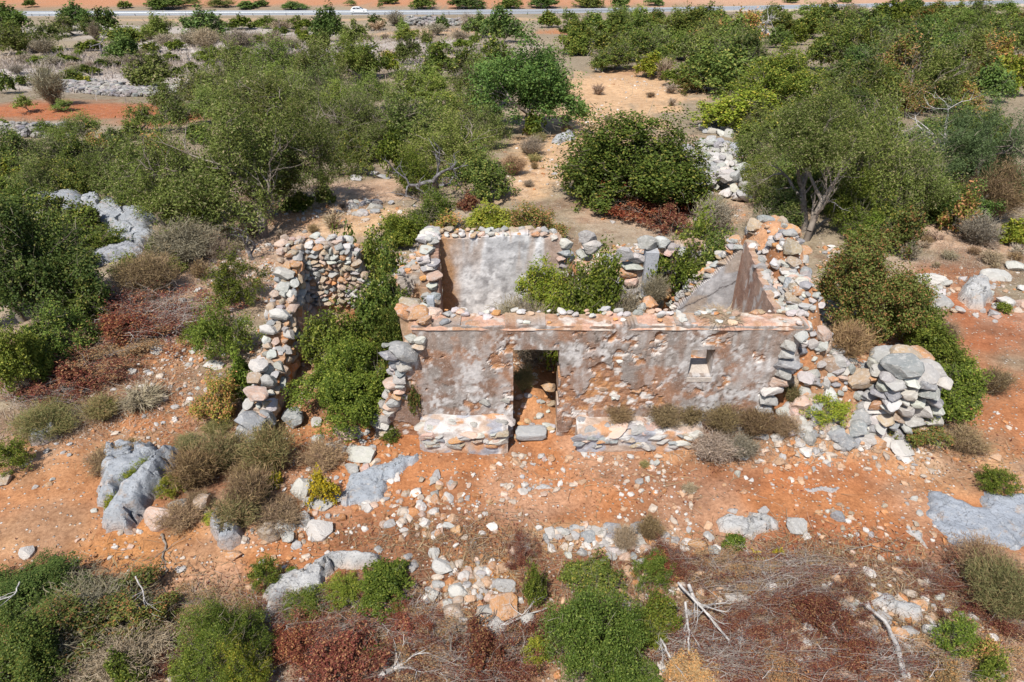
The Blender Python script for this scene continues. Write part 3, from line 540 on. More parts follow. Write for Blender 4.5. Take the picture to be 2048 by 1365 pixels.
# ------------------------------------------------------------------ broken enclosure wall beside the house
enc = empty('enclosure_wall', (-5.16, 2.1, 0), 'broken dry stone enclosure wall stepping down to big grey stones', 'stone wall'); enc['kind'] = 'thing'
lt = vprof([(0, .35), (.35, .5), (.6, .42), (1.0, .6), (1.5, .78), (2.0, 1.0), (2.6, 1.4), (3.2, 1.72), (3.6, 2.2), (3.9, 2.36), (4.4, 2.36)])
lw = plate('long_wall', enc, (-4.92, -.05, -.2), (0, 1, 0), (1, 0, 0), 4.4, 2.9, .06, lambda u, v: v - .2 < lt(u) - .08 + (fbm(u * 4, v * 4, 3) - .5) * .1, .50, lambda u, v: (fbm(u * 4, v * 4, 4) - .5) * .08, rubblecol)
topstones(lw, (-4.9, -.05, 0), (0, 1, 0), (1, 0, 0), .15, 4.35, lambda u: float(lt(u)), .54, (.12, .30), (3, 5, 2, 5, 2, 2), .17, 3, sink=.05)
facestones(lw, (-4.92, -.05, 0), (0, 1, 0), (1, 0, 0), .3, 4.0, .15, lambda u: float(lt(u)) - .02, (.15, .34), (2, 3, 1, 4, 2, 1), dens=.75, depth=.2)
facestones(lw, (-5.42, -.05, 0), (0, 1, 0), (-1, 0, 0), .1, 4.2, .1, lambda u: float(lt(u)) - .05, (.26, .5), (3, 4, 2, 2, 1, 1), dens=.6, depth=.2)
for x, y, z, sx, sy, sz, c in ((-5.18, -.12, .42, .62, .5, .42, CB), (-5.22, -.2, .1, .6, .5, .4, CB), (-5.12, -.3, -.08, .55, .45, .32, CG), (-4.95, .12, .3, .35, .4, .4, CB), (-5.14, .32, .72, .58, .4, .3, CP), (-5.0, .75, .78, .3, .3, .28, CG), (-5.3, .72, .82, .3, .3, .24, CT), (-5.3, 1.1, .9, .4, .32, .24, CW), (-5.1, 2.35, 1.42, .46, .36, .26, CW), (-5.3, 2.05, 1.2, .4, .3, .22, CW), (-5.18, 3.25, 1.95, .5, .36, .3, CW), (-5.2, 3.05, 1.7, .42, .34, .24, CG)):
    stone(lw, (x, y, z), (sx, sy, sz), color=cj(c, .06), big=True, rot=(random.uniform(-.1, .1), random.uniform(-.1, .1), random.uniform(-.3, .3)))
rt = vprof([(0, 2.36), (.9, 2.34), (1.15, 2.2), (1.3, 1.9), (1.42, 1.6), (1.5, 1.3), (1.7, 1.2), (2.3, 1.6), (3.2, 1.9)])
rw = plate('rear_wall', enc, (-4.92, 3.9, -.2), (1, 0, 0), (0, -1, 0), 2.8, 2.8, .05, lambda u, v: v - .2 < rt(u) - .05 + (fbm(u * 5, v * 5, 3) - .5) * .12, .45, lambda u, v: (fbm(u * 5, v * 5, 4) - .5) * .08, rubblecol)
facestones(rw, (-4.92, 3.9, 0), (1, 0, 0), (0, -1, 0), 0, 1.5, .7, lambda u: float(rt(u)), (.085, .21), (2, 4, 1, 5, 2, 1), depth=.2, push=.02)
topstones(rw, (-4.92, 3.9, 0), (1, 0, 0), (0, -1, 0), .0, 2.8, lambda u: float(rt(u)), .47, (.12, .26), (4, 5, 1, 4, 1, 1), .2, 3, sink=.03)

# ------------------------------------------------------------------ collapsed pier and rubble
pier = empty('stone_pier', (7.75, .3, 0), 'squat pier of big grey and white rough stones at the end of the rubble', 'stone pier')
def pcore():
    V, F = IV2.copy(), IF2; V = np.sign(V) * np.abs(V) ** .6; V = V * [.5, .42, .8] + [7.75, .32, .66]; return V, F
V, F = pcore(); core = part('rubble_core', V, F, WALL, pier, vcol=np.tile(np.array((.42, .26, .15)), (len(V), 1)))
facestones(pier, (7.2, -.1, 0), (1, 0, 0), (0, -1, 0), 0, 1.1, .02, lambda u: 1.5, (.17, .36), (5, 4, 3, 1, 1, 0), depth=.4)
facestones(pier, (7.24, -.1, 0), (0, 1, 0), (-1, 0, 0), 0, .85, .1, lambda u: 1.42, (.17, .34), (3, 3, 4, 1, 2, 0), depth=.36)
for x, y, z, s, c in ((7.45, .1, 1.55, .62, CB), (7.85, .0, 1.5, .5, CG), (8.1, .2, 1.48, .52, CG), (8.15, .1, 1.2, .5, CG), (7.7, .45, 1.6, .5, CT), (8.05, .6, 1.5, .5, CO), (7.4, .6, 1.5, .5, CG)): stone(pier, (x, y, z), (s * 1.2, s * .95, s * .7), color=cj(c, .08), big=True)
heap = empty('rubble_heap', (6.4, .3, 0), 'slope of tumbled wall stones between the house end and the stone pier', 'rubble')
for k in range(270):
    x = random.uniform(5.4, 7.5); y = random.uniform(-.5, 1.7); s = random.choice((.1, .12, .14, .17, .2, .24, .3)) * random.uniform(.8, 1.15)
    stone(heap, (x, y, gz(x, y) + s * .18), (s * 1.25, s, s * .75), (5, 4, 3, 2, 1, 1), rot=[random.uniform(-.5, .5), random.uniform(-.5, .5), random.uniform(0, 6)], big=s > .3)
for x, y, s, c in ((5.75, .1, .42, CP), (5.95, .0, .4, CB), (6.95, .45, .5, CT), (7.0, .0, .42, CB), (6.2, .9, .34, CW), (6.5, .6, .34, CG), (6.75, -.3, .42, CB), (6.3, -.45, .34, CB)): stone(heap, (x, y, gz(x, y) + s * .28), (s * 1.15, s * .9, s * .75), color=cj(c, .08), big=True, rot=[random.uniform(-.4, .4), random.uniform(-.4, .4), random.uniform(0, 6)])
bank = empty('rubble_bank', (6.1, 3.3, 0), 'orange earth and stone bank left where the house corner collapsed', 'rubble')
for k in range(110):
    x = random.uniform(5.3, 7.2); y = random.uniform(1.6, 4.8); s = random.choice((.1, .14, .2, .28, .36)) * random.uniform(.8, 1.2)
    stone(bank, (x, y, gz(x, y) + s * .12), (s * 1.25, s, s * .7), (5, 2, 1, 3, 4, 1), rot=[random.uniform(-.4, .4), random.uniform(-.4, .4), random.uniform(0, 6)])
fill = empty('rubble_fill', (3.4, 2.3, 0), 'fallen orange and white rubble lying inside the house by the grey partition', 'rubble')
for k in range(90):
    x = random.uniform(2.0, 4.0); y = random.uniform(.9, 3.4); s = random.choice((.1, .14, .18, .24, .34)) * random.uniform(.8, 1.2)
    stone(fill, (x, y, gz(x, y) + s * .15), (s * 1.25, s, s * .7), (5, 2, 0, 3, 4, 2), rot=[random.uniform(-.4, .4), random.uniform(-.4, .4), random.uniform(0, 6)], big=s > .3)

# the smallest wall stones beyond 300 of a thing are joined into one part
IVb, IFb = ico(2)
def join_small(e, keep=300):
    st = [o for o in e.children_recursive if o.name.split('.')[0] == 'stone']; st.sort(key=lambda o: -(o.scale.x * o.scale.z)); rest = st[keep:]; V, F, K = [], [], []
    for i, o in enumerate(rest):
        M = np.array(o.rotation_euler.to_matrix()); v = rock(500 + i % 12, IVb, k=10, lo=.52, hi=.95, rough=.16) * np.array(o.scale); V.append(v @ M.T + np.array(wloc(o))); F.append(IFb + i * len(IVb)); K += [list(o.color)[:3]] * len(IVb)
    for o in rest: bpy.data.objects.remove(o)
    if V: part('small_stones', np.concatenate(V), np.concatenate(F), WALL, e, vcol=np.array(K))['kind'] = 'stuff'
join_small(house); join_small(enc)

# ------------------------------------------------------------------ bedrock outcrops
def slab(poly, h, label, col=(0.40, 0.42, 0.45), name='rock_outcrop', edge=.25, crack=1.0, res=None, seed=0, warp=.4, cat='rock', group=None, tilt=(0, 0)):
    W = np.array([P(x, y)[0][:2] for x, y in poly]); lo, hi = W.min(0) - .25, W.max(0) + .25; ext = max(hi - lo); res = res or max(.03, ext / 90)
    X, Y = np.meshgrid(np.arange(lo[0], hi[0], res), np.arange(lo[1], hi[1], res)); Pn = np.stack([X, Y], -1)
    wx = (fbm(X * 3.2 + seed, Y * 3.2, 5) - .5) * warp * min(1, ext / 2); wy = (fbm(X * 3.2 + 50 + seed, Y * 3.2, 5) - .5) * warp * min(1, ext / 2); Q = Pn + np.stack([wx, wy], -1)
    ins = np.zeros(X.shape, bool); d = np.full(X.shape, 1e9)
    for i in range(len(W)):
        a, b = W[i - 1], W[i]; ab = b - a; t = np.clip(((Q - a) @ ab) / (ab @ ab), 0, 1); d = np.minimum(d, np.linalg.norm(Q - a - t[..., None] * ab, axis=-1))
        c = ((a[1] > Q[..., 1]) != (b[1] > Q[..., 1])) & (Q[..., 0] < (b[0] - a[0]) * (Q[..., 1] - a[1]) / (b[1] - a[1] + 1e-9) + a[0]); ins ^= c
    d = np.where(ins, d, -d); g0 = ground(X, Y); E = edge * ext * .35
    Z = g0 - .12 + (h + .12) * ss(-.06, E, d) ** .7
    s = 3.2 / max(ext, .8)
    Z += (fbm(X * s * 1.5 + seed, Y * s * 1.5, 5) - .5) * h * .6 * ss(0, E, d) + (fbm(X * 6 + seed, Y * 6, 5) - .5) * .06 * ss(0, .1, d)
    r = np.abs(fbm(X * s * 1.1 + 20 + seed, Y * s * 1.1 + 7, 4) - .5); ck = ss(.022, .0, r) * crack; Z -= ck * min(.26, h * .9) * ss(0, .08, d)
    r2 = np.abs(fbm(X * s * 2.6 + 70 + seed, Y * s * 2.6 + 7, 4) - .5); ck2 = ss(.016, 0, r2) * crack * .5; Z -= ck2 * min(.1, h * .4) * ss(0, .08, d)
    Z += ((X - W[:, 0].mean()) * tilt[0] + (Y - W[:, 1].mean()) * tilt[1]) * ss(0, E, d)
    keep = d > -.14; I = np.arange(X.size).reshape(X.shape); kc = keep[:-1, :-1] & keep[1:, 1:] & keep[:-1, 1:] & keep[1:, :-1]
    F = np.stack([I[:-1, :-1], I[:-1, 1:], I[1:, 1:], I[1:, :-1]], -1)[kc]; used = np.unique(F); rm = np.zeros(X.size, int); rm[used] = np.arange(len(used))
    c = np.ones(X.shape + (3,)); c = mixc(c, (1.25, .85, .6), ss(.10, -.02, d) * .6)
    V = np.stack([X, Y, Z], -1).reshape(-1, 3)[used]; B = V.mean(0); B[2] = V[:, 2].min()
    me = mk(name, V - B, rm[F], SLAB, smooth=True, vcol=c.reshape(-1, 3)[used]); me.set_sharp_from_angle(angle=math.radians(40))
    return tag(ob(name, me, None, B, color=col), label, cat, group)
BG = (0.385, 0.405, 0.43); WG = (0.50, 0.49, 0.475)
slab([(202, 900), (255, 888), (305, 893), (335, 912), (300, 955), (262, 990), (245, 1015), (215, 1045), (200, 1010), (205, 950)], .34, 'pale grey bedrock slab, flatter half of the split pair on the orange path', BG, seed=1)
slab([(365, 908), (335, 908), (290, 945), (250, 995), (208, 1052), (212, 1070), (270, 1068), (298, 1035), (318, 995), (342, 960)], .42, 'long narrow pale grey slab, ridge half of the split bedrock pair', BG, seed=2)
slab([(668, 1000), (690, 955), (750, 925), (835, 905), (830, 925), (790, 960), (770, 995), (725, 1015), (680, 1018)], .12, 'smooth blue grey bedrock slab sloping down before the shorter bench', (0.38, 0.41, 0.45), seed=3, crack=.7)
slab([(1835, 985), (1880, 975), (1940, 1005), (1960, 980), (2080, 985), (2100, 1090), (2000, 1098), (1930, 1100), (1885, 1075), (1850, 1040)], .09, 'wide flat blue grey bedrock sheet level with the soil', (0.37, 0.40, 0.45), seed=4, crack=.5)
slab([(1425, 1040), (1445, 1030), (1500, 1028), (1562, 1040), (1560, 1058), (1525, 1065), (1500, 1082), (1480, 1085), (1470, 1070), (1430, 1070)], .14, 'rough white bedrock patch with grey pits in the litter', WG, seed=5)
slab([(518, 1235), (530, 1190), (580, 1150), (640, 1115), (700, 1105), (755, 1108), (750, 1130), (680, 1150), (640, 1190), (590, 1205), (545, 1235)], .22, 'curved whitish rock ledge under the low green shrubs', WG, seed=6)
slab([(15, 410), (60, 388), (130, 376), (172, 385), (182, 420), (165, 445), (110, 452), (40, 440)], .38, 'big smooth grey whaleback rock half hidden by scrub', BG, seed=7)
slab([(155, 440), (200, 418), (245, 408), (262, 425), (290, 420), (315, 432), (310, 455), (318, 480), (270, 490), (225, 475), (180, 450)], .42, 'deeply fissured pale grey outcrop beside the whaleback rock', BG, seed=8, crack=1.6)
slab([(230, 480), (262, 462), (300, 465), (318, 480), (295, 497), (240, 495)], .3, 'rounded grey rock at the foot of the fissured outcrop', BG, seed=9)
slab([(95, 525), (150, 502), (220, 493), (280, 490), (300, 505), (240, 526), (180, 538), (110, 540)], .25, 'low flat grey slab in the scrub below the fissured outcrop', (0.36, 0.37, 0.40), seed=10)
slab([(60, 440), (90, 425), (130, 430), (125, 447), (80, 450)], .4, 'small pitted white rock at the foot of the whaleback rock', WG, seed=11)
slab([(160, 412), (185, 398), (207, 402), (205, 425), (165, 425)], .4, 'small rounded grey rock between the whaleback and the fissured outcrop', BG, seed=12)
slab([(1410, 300), (1440, 290), (1480, 295), (1500, 310), (1450, 322), (1410, 318)], .3, 'flat grey rock between the rock pile and the dry stone wall', (0.44, 0.45, 0.47), seed=13)
slab([(1098, 285), (1125, 272), (1150, 266), (1152, 278), (1115, 292)], .35, 'long layered grey rock lying beside the sandy track', (0.44, 0.45, 0.46), seed=14)
slab([(1920, 590), (1940, 565), (1975, 570), (1985, 600), (1960, 620), (1930, 612)], .4, 'rough white outcrop beside the red soil on the slope', WG, seed=15)
slab([(1735, 1195), (1760, 1185), (1800, 1200), (1845, 1215), (1840, 1240), (1790, 1235), (1750, 1215)], .1, 'thin pale grey slab sunk in the twig litter', WG, seed=16)
slab([(418, 1050), (450, 1022), (478, 1040), (492, 1080), (470, 1095), (440, 1098)], .3, 'leaning blue grey slab under the brown shrubs', (0.40, 0.42, 0.45), seed=17)
slab([(1860, 1110), (1825, 1085), (1800, 1060), (1840, 1060)], .03, 'thin white crumbled edge of the flat bedrock sheet', WG, seed=18)
slab([(1590, 978), (1650, 972), (1690, 975), (1680, 988), (1610, 990)], .06, 'thin grey bedrock strip barely breaking the orange soil', (0.42, 0.42, 0.43), seed=19)
slab([(60, 880), (85, 862), (120, 855), (122, 875), (90, 893), (62, 895)], .25, 'pale tilted slab with dark cracks beside the path', BG, seed=20)

slab([(1105, 1062), (1150, 1050), (1200, 1058), (1180, 1072), (1120, 1075)], .08, 'low pale outcrop hump in the rubble band', WG, seed=21)
slab([(1240, 1125), (1290, 1112), (1320, 1122), (1280, 1136)], .08, 'low greyish outcrop hump under the reddish brush', WG, seed=22)
slab([(1590, 1255), (1640, 1240), (1670, 1255), (1620, 1275)], .1, 'low white outcrop among the withered branches', WG, seed=23)
slab([(880, 1240), (930, 1232), (950, 1246), (900, 1258)], .08, 'low grey outcrop behind the grey log', WG, seed=24)
slab([(1030, 968), (1090, 962), (1130, 970), (1080, 980)], .03, 'thin pale rock skin showing in the orange yard', WG, seed=25)

# ------------------------------------------------------------------ single boulders and stones
COLS = {'w': CW, 'g': CG, 'b': CB, 't': CT, 'o': CO, 'p': CP}
def bould(cx, cy, w_, h_, c, label, group=None, flat=.75):
    p, m = P(cx, cy + h_ * .3); W_ = w_ * m; D = max(.5 * W_, min(W_ * 1.1, h_ * m * 1.1)); H_ = max(.35 * W_, h_ * m * flat)
    o = ob('boulder', BOULD[random.randrange(9)], None, (p[0], p[1], gz(p[0], p[1]) + H_ * .22), (random.uniform(-.15, .15), random.uniform(-.15, .15), random.uniform(-.5, .5)), (W_ * .53, D * .53, H_ * .53), color=cj(COLS[c], .06))
    return tag(o, label, 'boulder', group)
for a in ((690, 862, 52, 36, 'p', 'flat topped pink boulder at the mouth of the enclosure'), (664, 890, 32, 40, 'g', 'rounded grey boulder just under the flat pink one'), (720, 905, 58, 36, 'w', 'white angular boulder in front of the pink and grey pair'),
          (704, 935, 34, 20, 'g', 'thin grey stone between white boulder and sloping slab'), (588, 830, 42, 52, 'b', 'upright blue grey stone inside the enclosure opening'), (633, 842, 20, 30, 'w', 'narrow white stone inside the enclosure under the bright shrub'), (638, 874, 26, 26, 'w', 'small whitish stone left of the rounded grey boulder'),
          (603, 966, 44, 62, 'w', 'tall white boulder beside the yellow flowering bush'), (636, 1003, 58, 26, 'g', 'grey flat stone under the yellow flowering bush'), (568, 1043, 44, 42, 'w', 'white lump of rock above a smaller white one'), (607, 1034, 30, 32, 'g', 'greyish stone touching the white lump'),
          (575, 1070, 40, 24, 'w', 'small crumbling white rock below the white lump'), (640, 1052, 52, 42, 'w', 'white flat stone lying alone on the reddish litter'), (540, 1055, 44, 48, 't', 'weathered tan rock behind the white lump'), (405, 1000, 36, 48, 't', 'pink streaked grey boulder standing in brown shrubs'),
          (318, 1028, 62, 46, 'p', 'pinkish boulder resting against the long grey slab'), (362, 1005, 50, 36, 'g', 'grey rock behind the pinkish boulder'), (468, 1107, 34, 20, 'o', 'small orange block with white top on the soil'), (885, 1129, 44, 30, 'w', 'clean white angular block in the litter'), (868, 1102, 22, 24, 'w', 'small white stone above the clean white block'),
          (1007, 1206, 54, 52, 'o', 'big pointed orange flagstone'), (1010, 1168, 40, 26, 'g', 'dark grey rock just above the orange flagstone'), (974, 1215, 40, 30, 'g', 'light grey slab left of the orange flagstone'), (993, 1244, 38, 42, 'w', 'whitish slab below the orange flagstone'), (1055, 1234, 28, 38, 'w', 'white stone right of the orange flagstone'),
          (910, 1214, 44, 36, 't', 'rounded tan boulder with cracked top'), (916, 1172, 38, 36, 'w', 'white knobbly rock above the tan boulder'), (893, 1205, 26, 24, 'w', 'white stone leaning on the tan boulder'), (866, 1185, 22, 30, 'w', 'narrow white stone left of the white knobbly rock'), (985, 1130, 24, 26, 'o', 'small orange cube of stone'), (964, 1150, 20, 16, 'w', 'small white stone beside the orange cube'), (810, 1117, 20, 18, 'o', 'small tan orange stone near the whitish ledge'),
          (757, 1096, 18, 16, 'g', 'small grey stone at the end of the whitish ledge'), (1225, 1052, 34, 22, 'b', 'blue grey oval stone in the band of pale rubble'), (1275, 1051, 46, 24, 'b', 'long blue grey stone right of the oval one'), (1176, 1071, 28, 26, 'b', 'round blue grey stone in pale orange soil'), (1125, 1060, 32, 16, 'g', 'flat light grey stone above the big foreground bush'),
          (1240, 1093, 24, 22, 'w', 'bright white stone above the dark foreground bush'), (1223, 1108, 24, 14, 'g', 'pale flat stone just under the bright white one'), (1392, 1086, 36, 20, 'o', 'orange wedge of stone beside the white bedrock patch'), (1417, 1069, 22, 20, 'w', 'white stone touching the white bedrock patch'), (1429, 1096, 24, 28, 'g', 'pale grey tan stone right of the orange wedge'),
          (1592, 1048, 38, 34, 'g', 'squared grey block standing clear on the litter'), (1675, 1028, 30, 24, 'b', 'dark grey flat stone on the red soil'), (1465, 1020, 20, 12, 'g', 'small grey stone above the white bedrock patch'), (1527, 1020, 22, 14, 'g', 'small flat grey stone near the squared block'), (1500, 1256, 54, 36, 'w', 'rough white lump among cut branches'), (1481, 1277, 26, 30, 'b', 'blue grey stone under the rough white lump'), (1445, 1245, 24, 18, 'w', 'white stone between bleached branches'),
          (1973, 1103, 56, 34, 'o', 'orange and cream boulder at the edge of the flat bedrock'), (1836, 1206, 32, 24, 'o', 'orange stone beside the thin pale slab'), (1820, 1260, 32, 24, 'g', 'smooth grey stone above the flat orange slab'), (1781, 1273, 70, 28, 'o', 'flat orange slab of rock beside a dead bough'), (1658, 1226, 24, 28, 'g', 'greenish grey round stone in the brown litter'), (1686, 1204, 22, 22, 't', 'round greyish tan stone above the bleached bough'), (1690, 1229, 14, 14, 'w', 'small round white stone in the brown litter'), (1858, 1256, 28, 38, 'w', 'white upright stone beside a green shrub'), (1870, 1318, 26, 26, 'o', 'orange stone at the bottom edge among red litter'),
          (1862, 553, 62, 36, 'w', 'rounded white boulder on the red slope'), (1990, 548, 66, 28, 'w', 'long white boulder near the edge of the slope'), (2030, 528, 40, 30, 'w', 'white boulder above the long white one'), (1875, 600, 60, 36, 'g', 'greyish outcrop stone below the rounded white boulder'), (2010, 600, 40, 28, 'w', 'white stone right of the rough white outcrop'),
          (1612, 800, 44, 36, 'p', 'cream boulder at the foot of the house corner'), (1690, 876, 38, 32, 'b', 'dark blue grey stone below the rubble slope'), (1800, 893, 46, 36, 'w', 'bright white stone at the lowest edge of the rubble'), (1735, 830, 42, 28, 'b', 'blue grey stone under the pier rubble'), (1730, 876, 40, 30, 'w', 'white stone beside the dark blue grey one'), (1668, 826, 36, 22, 'w', 'white flat stone in the rubble foot'), (1600, 850, 44, 24, 'w', 'cream white stone beside the yellow green bush'), (1520, 868, 32, 22, 'w', 'first white stone in the row past the long bench'), (1556, 870, 30, 20, 'w', 'second white stone in the row past the long bench'), (1770, 880, 34, 30, 'w', 'pitted white stone between the two white rubble stones'), (1660, 855, 36, 24, 'p', 'pinkish flat stone beside the yellow green bush'),
          (428, 726, 42, 26, 'w', 'round white boulder on the slope left of the enclosure'), (265, 741, 18, 14, 'w', 'small white stone below the red brush heap'), (312, 700, 26, 18, 'w', 'pair like pale stone by the red brush heap'), (380, 510, 42, 22, 'w', 'whitish flat stone on the pale slope'), (446, 455, 36, 18, 'w', 'pale stone in front of the big olive'), (388, 632, 18, 14, 'g', 'small grey stone beside the leafy shrub'), (378, 728, 18, 12, 'g', 'little grey stone on the path'), (82, 852, 34, 32, 'g', 'rounded grey boulder above the cracked pale slab'), (55, 1100, 26, 26, 'w', 'small pale rock at the edge of the grey thicket'),
          (712, 356, 22, 16, 'g', 'small grey boulder under the wild olives'), (768, 353, 30, 12, 'b', 'flat dark stone at the edge of the sandy clearing'), (745, 345, 26, 14, 'g', 'grey stone beside the flat dark one'), (1015, 376, 16, 14, 'w', 'small white stone at the end of the sandy track'), (1291, 74, 22, 26, 'w', 'white pointed boulder rising out of far scrub'), (1197, 137, 14, 8, 'w', 'little white stone at the head of the track'), (652, 200, 28, 12, 'g', 'pale broken rock in the brown clearing'), (5, 958, 28, 26, 't', 'brown stone at the edge of the path')):
    bould(*a)
ORD = ['first', 'second', 'third', 'fourth', 'fifth', 'sixth', 'seventh', 'eighth', 'ninth', 'tenth', 'eleventh', 'twelfth', 'thirteenth', 'fourteenth', 'fifteenth', 'sixteenth', 'seventeenth', 'eighteenth', 'nineteenth', 'twentieth'] + ['twenty-' + q for q in ('first', 'second', 'third', 'fourth', 'fifth', 'sixth', 'seventh', 'eighth', 'ninth')] + ['thirtieth'] + ['thirty-' + q for q in ('first', 'second', 'third', 'fourth', 'fifth')]
CN = {'w': 'white', 'g': 'pale grey', 'b': 'dark grey', 't': 'tan', 'o': 'orange', 'p': 'pinkish'}
def scatter(n, cx, cy, rx_, ry_, smin, smax, ws, where, group, name='loose_stone', cat='stone'):
    got = []
    for k in range(n):
        a = random.uniform(0, 6.283); r = math.sqrt(random.random()); qx = cx + rx_ * r * math.cos(a); p, m = P(qx, cy + ry_ * r * math.sin(a))
        if -2.6 < p[0] < 5.6 and -.5 < p[1] < 4.4: continue
        c = random.choices('wgbtop', ws)[0]; got.append((qx, c, p, random.uniform(smin, smax) * random.uniform(.7, 1.2) * m))
    got.sort(key=lambda t: t[0]); cnt = {}; tot = {}
    for t in got: tot[t[1]] = tot.get(t[1], 0) + 1
    for qx, c, p, s in got:
        i = cnt.get(c, 0); cnt[c] = i + 1
        lb = ('the one %s stone ' % CN[c] if tot[c] == 1 else '%s %s stone from the left ' % (ORD[min(i, 34)], CN[c])) + where
        o = ob(name, random.choice(BLOCK), None, (p[0], p[1], p[2] + s * .15), (random.uniform(-.4, .4), random.uniform(-.4, .4), random.uniform(0, 6)), (s * .65, s * .5, s * .36), color=cj(COLS[c], .12)); tag(o, lb, cat, group)
for a in ((28, 850, 1010, 130, 60, 9, 20, (4, 1, 0, 4, 4, 2), 'in the litter below the sloping slab', 'stones below the sloping slab'), (28, 1230, 1085, 170, 34, 9, 22, (6, 4, 1, 2, 2, 1), 'in the rubble band behind the foreground bush', 'stones of the rubble band'),
          (22, 920, 1180, 70, 60, 8, 20, (6, 1, 0, 4, 4, 1), 'around the cracked tan boulder', 'stones round the tan boulder'), (18, 740, 890, 90, 50, 8, 18, (5, 4, 0, 2, 0, 2), 'between enclosure mouth and shorter bench', 'stones before the enclosure'),
          (24, 1780, 860, 130, 60, 10, 26, (6, 4, 2, 2, 1, 1), 'strewn below the stone pier', 'stones below the pier'), (16, 1750, 1030, 130, 50, 8, 15, (4, 2, 0, 4, 3, 1), 'beside the flat bedrock sheet', 'stones by the flat bedrock'),
          (22, 1750, 1220, 150, 70, 8, 20, (5, 4, 0, 3, 2, 1), 'in litter around the dead bough', 'stones round the dead bough'), (12, 1300, 965, 250, 45, 8, 13, (6, 2, 0, 3, 2, 1), 'on the yard before the long bench', 'stones on the orange yard'), (14, 1050, 895, 70, 40, 8, 15, (4, 2, 0, 4, 3, 2), 'in front of the doorway', 'stones before the doorway'),
          (24, 1950, 590, 110, 60, 8, 24, (7, 3, 0, 1, 0, 1), 'around the long white boulder', 'white stones on the slope'), (10, 120, 960, 130, 80, 7, 13, (5, 3, 0, 3, 1, 1), 'on the orange footpath', 'stones on the footpath'), (16, 400, 620, 80, 90, 8, 17, (6, 3, 0, 2, 0, 1), 'on the slope beside the enclosure wall', 'stones on the slope'),
          (8, 360, 770, 90, 30, 8, 14, (6, 3, 0, 1, 0, 1), 'below the round white boulder', 'stones below the white boulder'), (8, 1380, 440, 120, 20, 8, 15, (5, 2, 0, 2, 2, 2), 'on pink soil below the red dead leaves', 'stones on the pink soil'), (18, 730, 417, 65, 16, 10, 22, (2, 6, 1, 0, 0, 0), 'in the tumbled line across the clearing', 'tumbled stone line'),
          (18, 1445, 262, 38, 14, 16, 30, (5, 6, 1, 0, 0, 0), 'in the pile below the lime green bush', 'boulders of the rock pile'), (12, 1650, 1290, 160, 50, 8, 18, (6, 3, 0, 2, 1, 1), 'among the cut branches', 'stones among cut branches')):
    scatter(*a)
# dry stone walls in the fields
def fieldwall(pts, thick, h, n, s, label, ws=(2, 7, 2, 0, 0, 0), each=False):
    W = [P(x, y)[0] for x, y in pts]; e = empty('dry_stone_wall', W[0], label, 'stone wall'); e['kind'] = 'thing'; seg = [np.linalg.norm(W[i + 1] - W[i]) for i in range(len(W) - 1)]; tot = sum(seg); allV, allF, base = [], [], 0; allC = []
    for k in range(n):
        d = random.uniform(0, tot); i = 0
        while d > seg[i] and i < len(seg) - 1: d -= seg[i]; i += 1
        q = W[i] + (W[i + 1] - W[i]) * d / seg[i]; dr = (W[i + 1] - W[i]) / seg[i]; nn = np.array([-dr[1], dr[0], 0]); t = random.uniform(-1, 1); hh = random.random() ** .8 * h * (1 - abs(t) * .6)
        q = q + nn * t * thick / 2; q[2] = gz(q[0], q[1]) + hh; sz = s * random.uniform(.6, 1.4)
        if each: stone(e, q, (sz * 1.3, sz, sz * .7), ws, rot=[random.uniform(-.4, .4), random.uniform(-.4, .4), random.uniform(0, 6)], big=sz > .5)
        else:
            V = rock(k % 9, IV1, k=6) * np.array([sz * .65, sz * .5, sz * .35]); an = random.uniform(0, 6.28); V = V @ np.array([[math.cos(an), math.sin(an), 0], [-math.sin(an), math.cos(an), 0], [0, 0, 1]]); allV.append(V + q); allF.append(IF1 + base); base += len(V); allC += [[v_ * .72 for v_ in pick(ws)]] * len(V)
    if not each: o = part('piled_stones', np.concatenate(allV), np.concatenate(allF), WALL, e, vcol=np.array(allC)); o['kind'] = 'stuff'
fieldwall([(122, 176), (180, 184), (250, 190), (360, 192)], 1.9, .7, 1500, .36, 'long pale dry stone wall along the edge of the red field')
fieldwall([(180, 172), (240, 176)], 1.6, .5, 260, .34, 'short heap of pale stones behind the long dry stone wall')
fieldwall([(-20, 265), (20, 268), (70, 272), (140, 270)], 1.4, .7, 620, .28, 'rough stone wall of dark topped stones by the fallow field')
fieldwall([(820, 46), (840, 50), (930, 52)], 4.5, 1.4, 700, .65, 'pale retaining wall of rocks below the road')
fieldwall([(1412, 300), (1430, 335), (1455, 365), (1440, 400)], 2.0, .8, 150, .42, 'broken dry stone wall of grey stones beside the wild olive', each=True)
fieldwall([(1420, 345), (1475, 352), (1500, 358)], 1.1, .5, 44, .4, 'short spur of whitish stones branching off the grey wall', each=True)

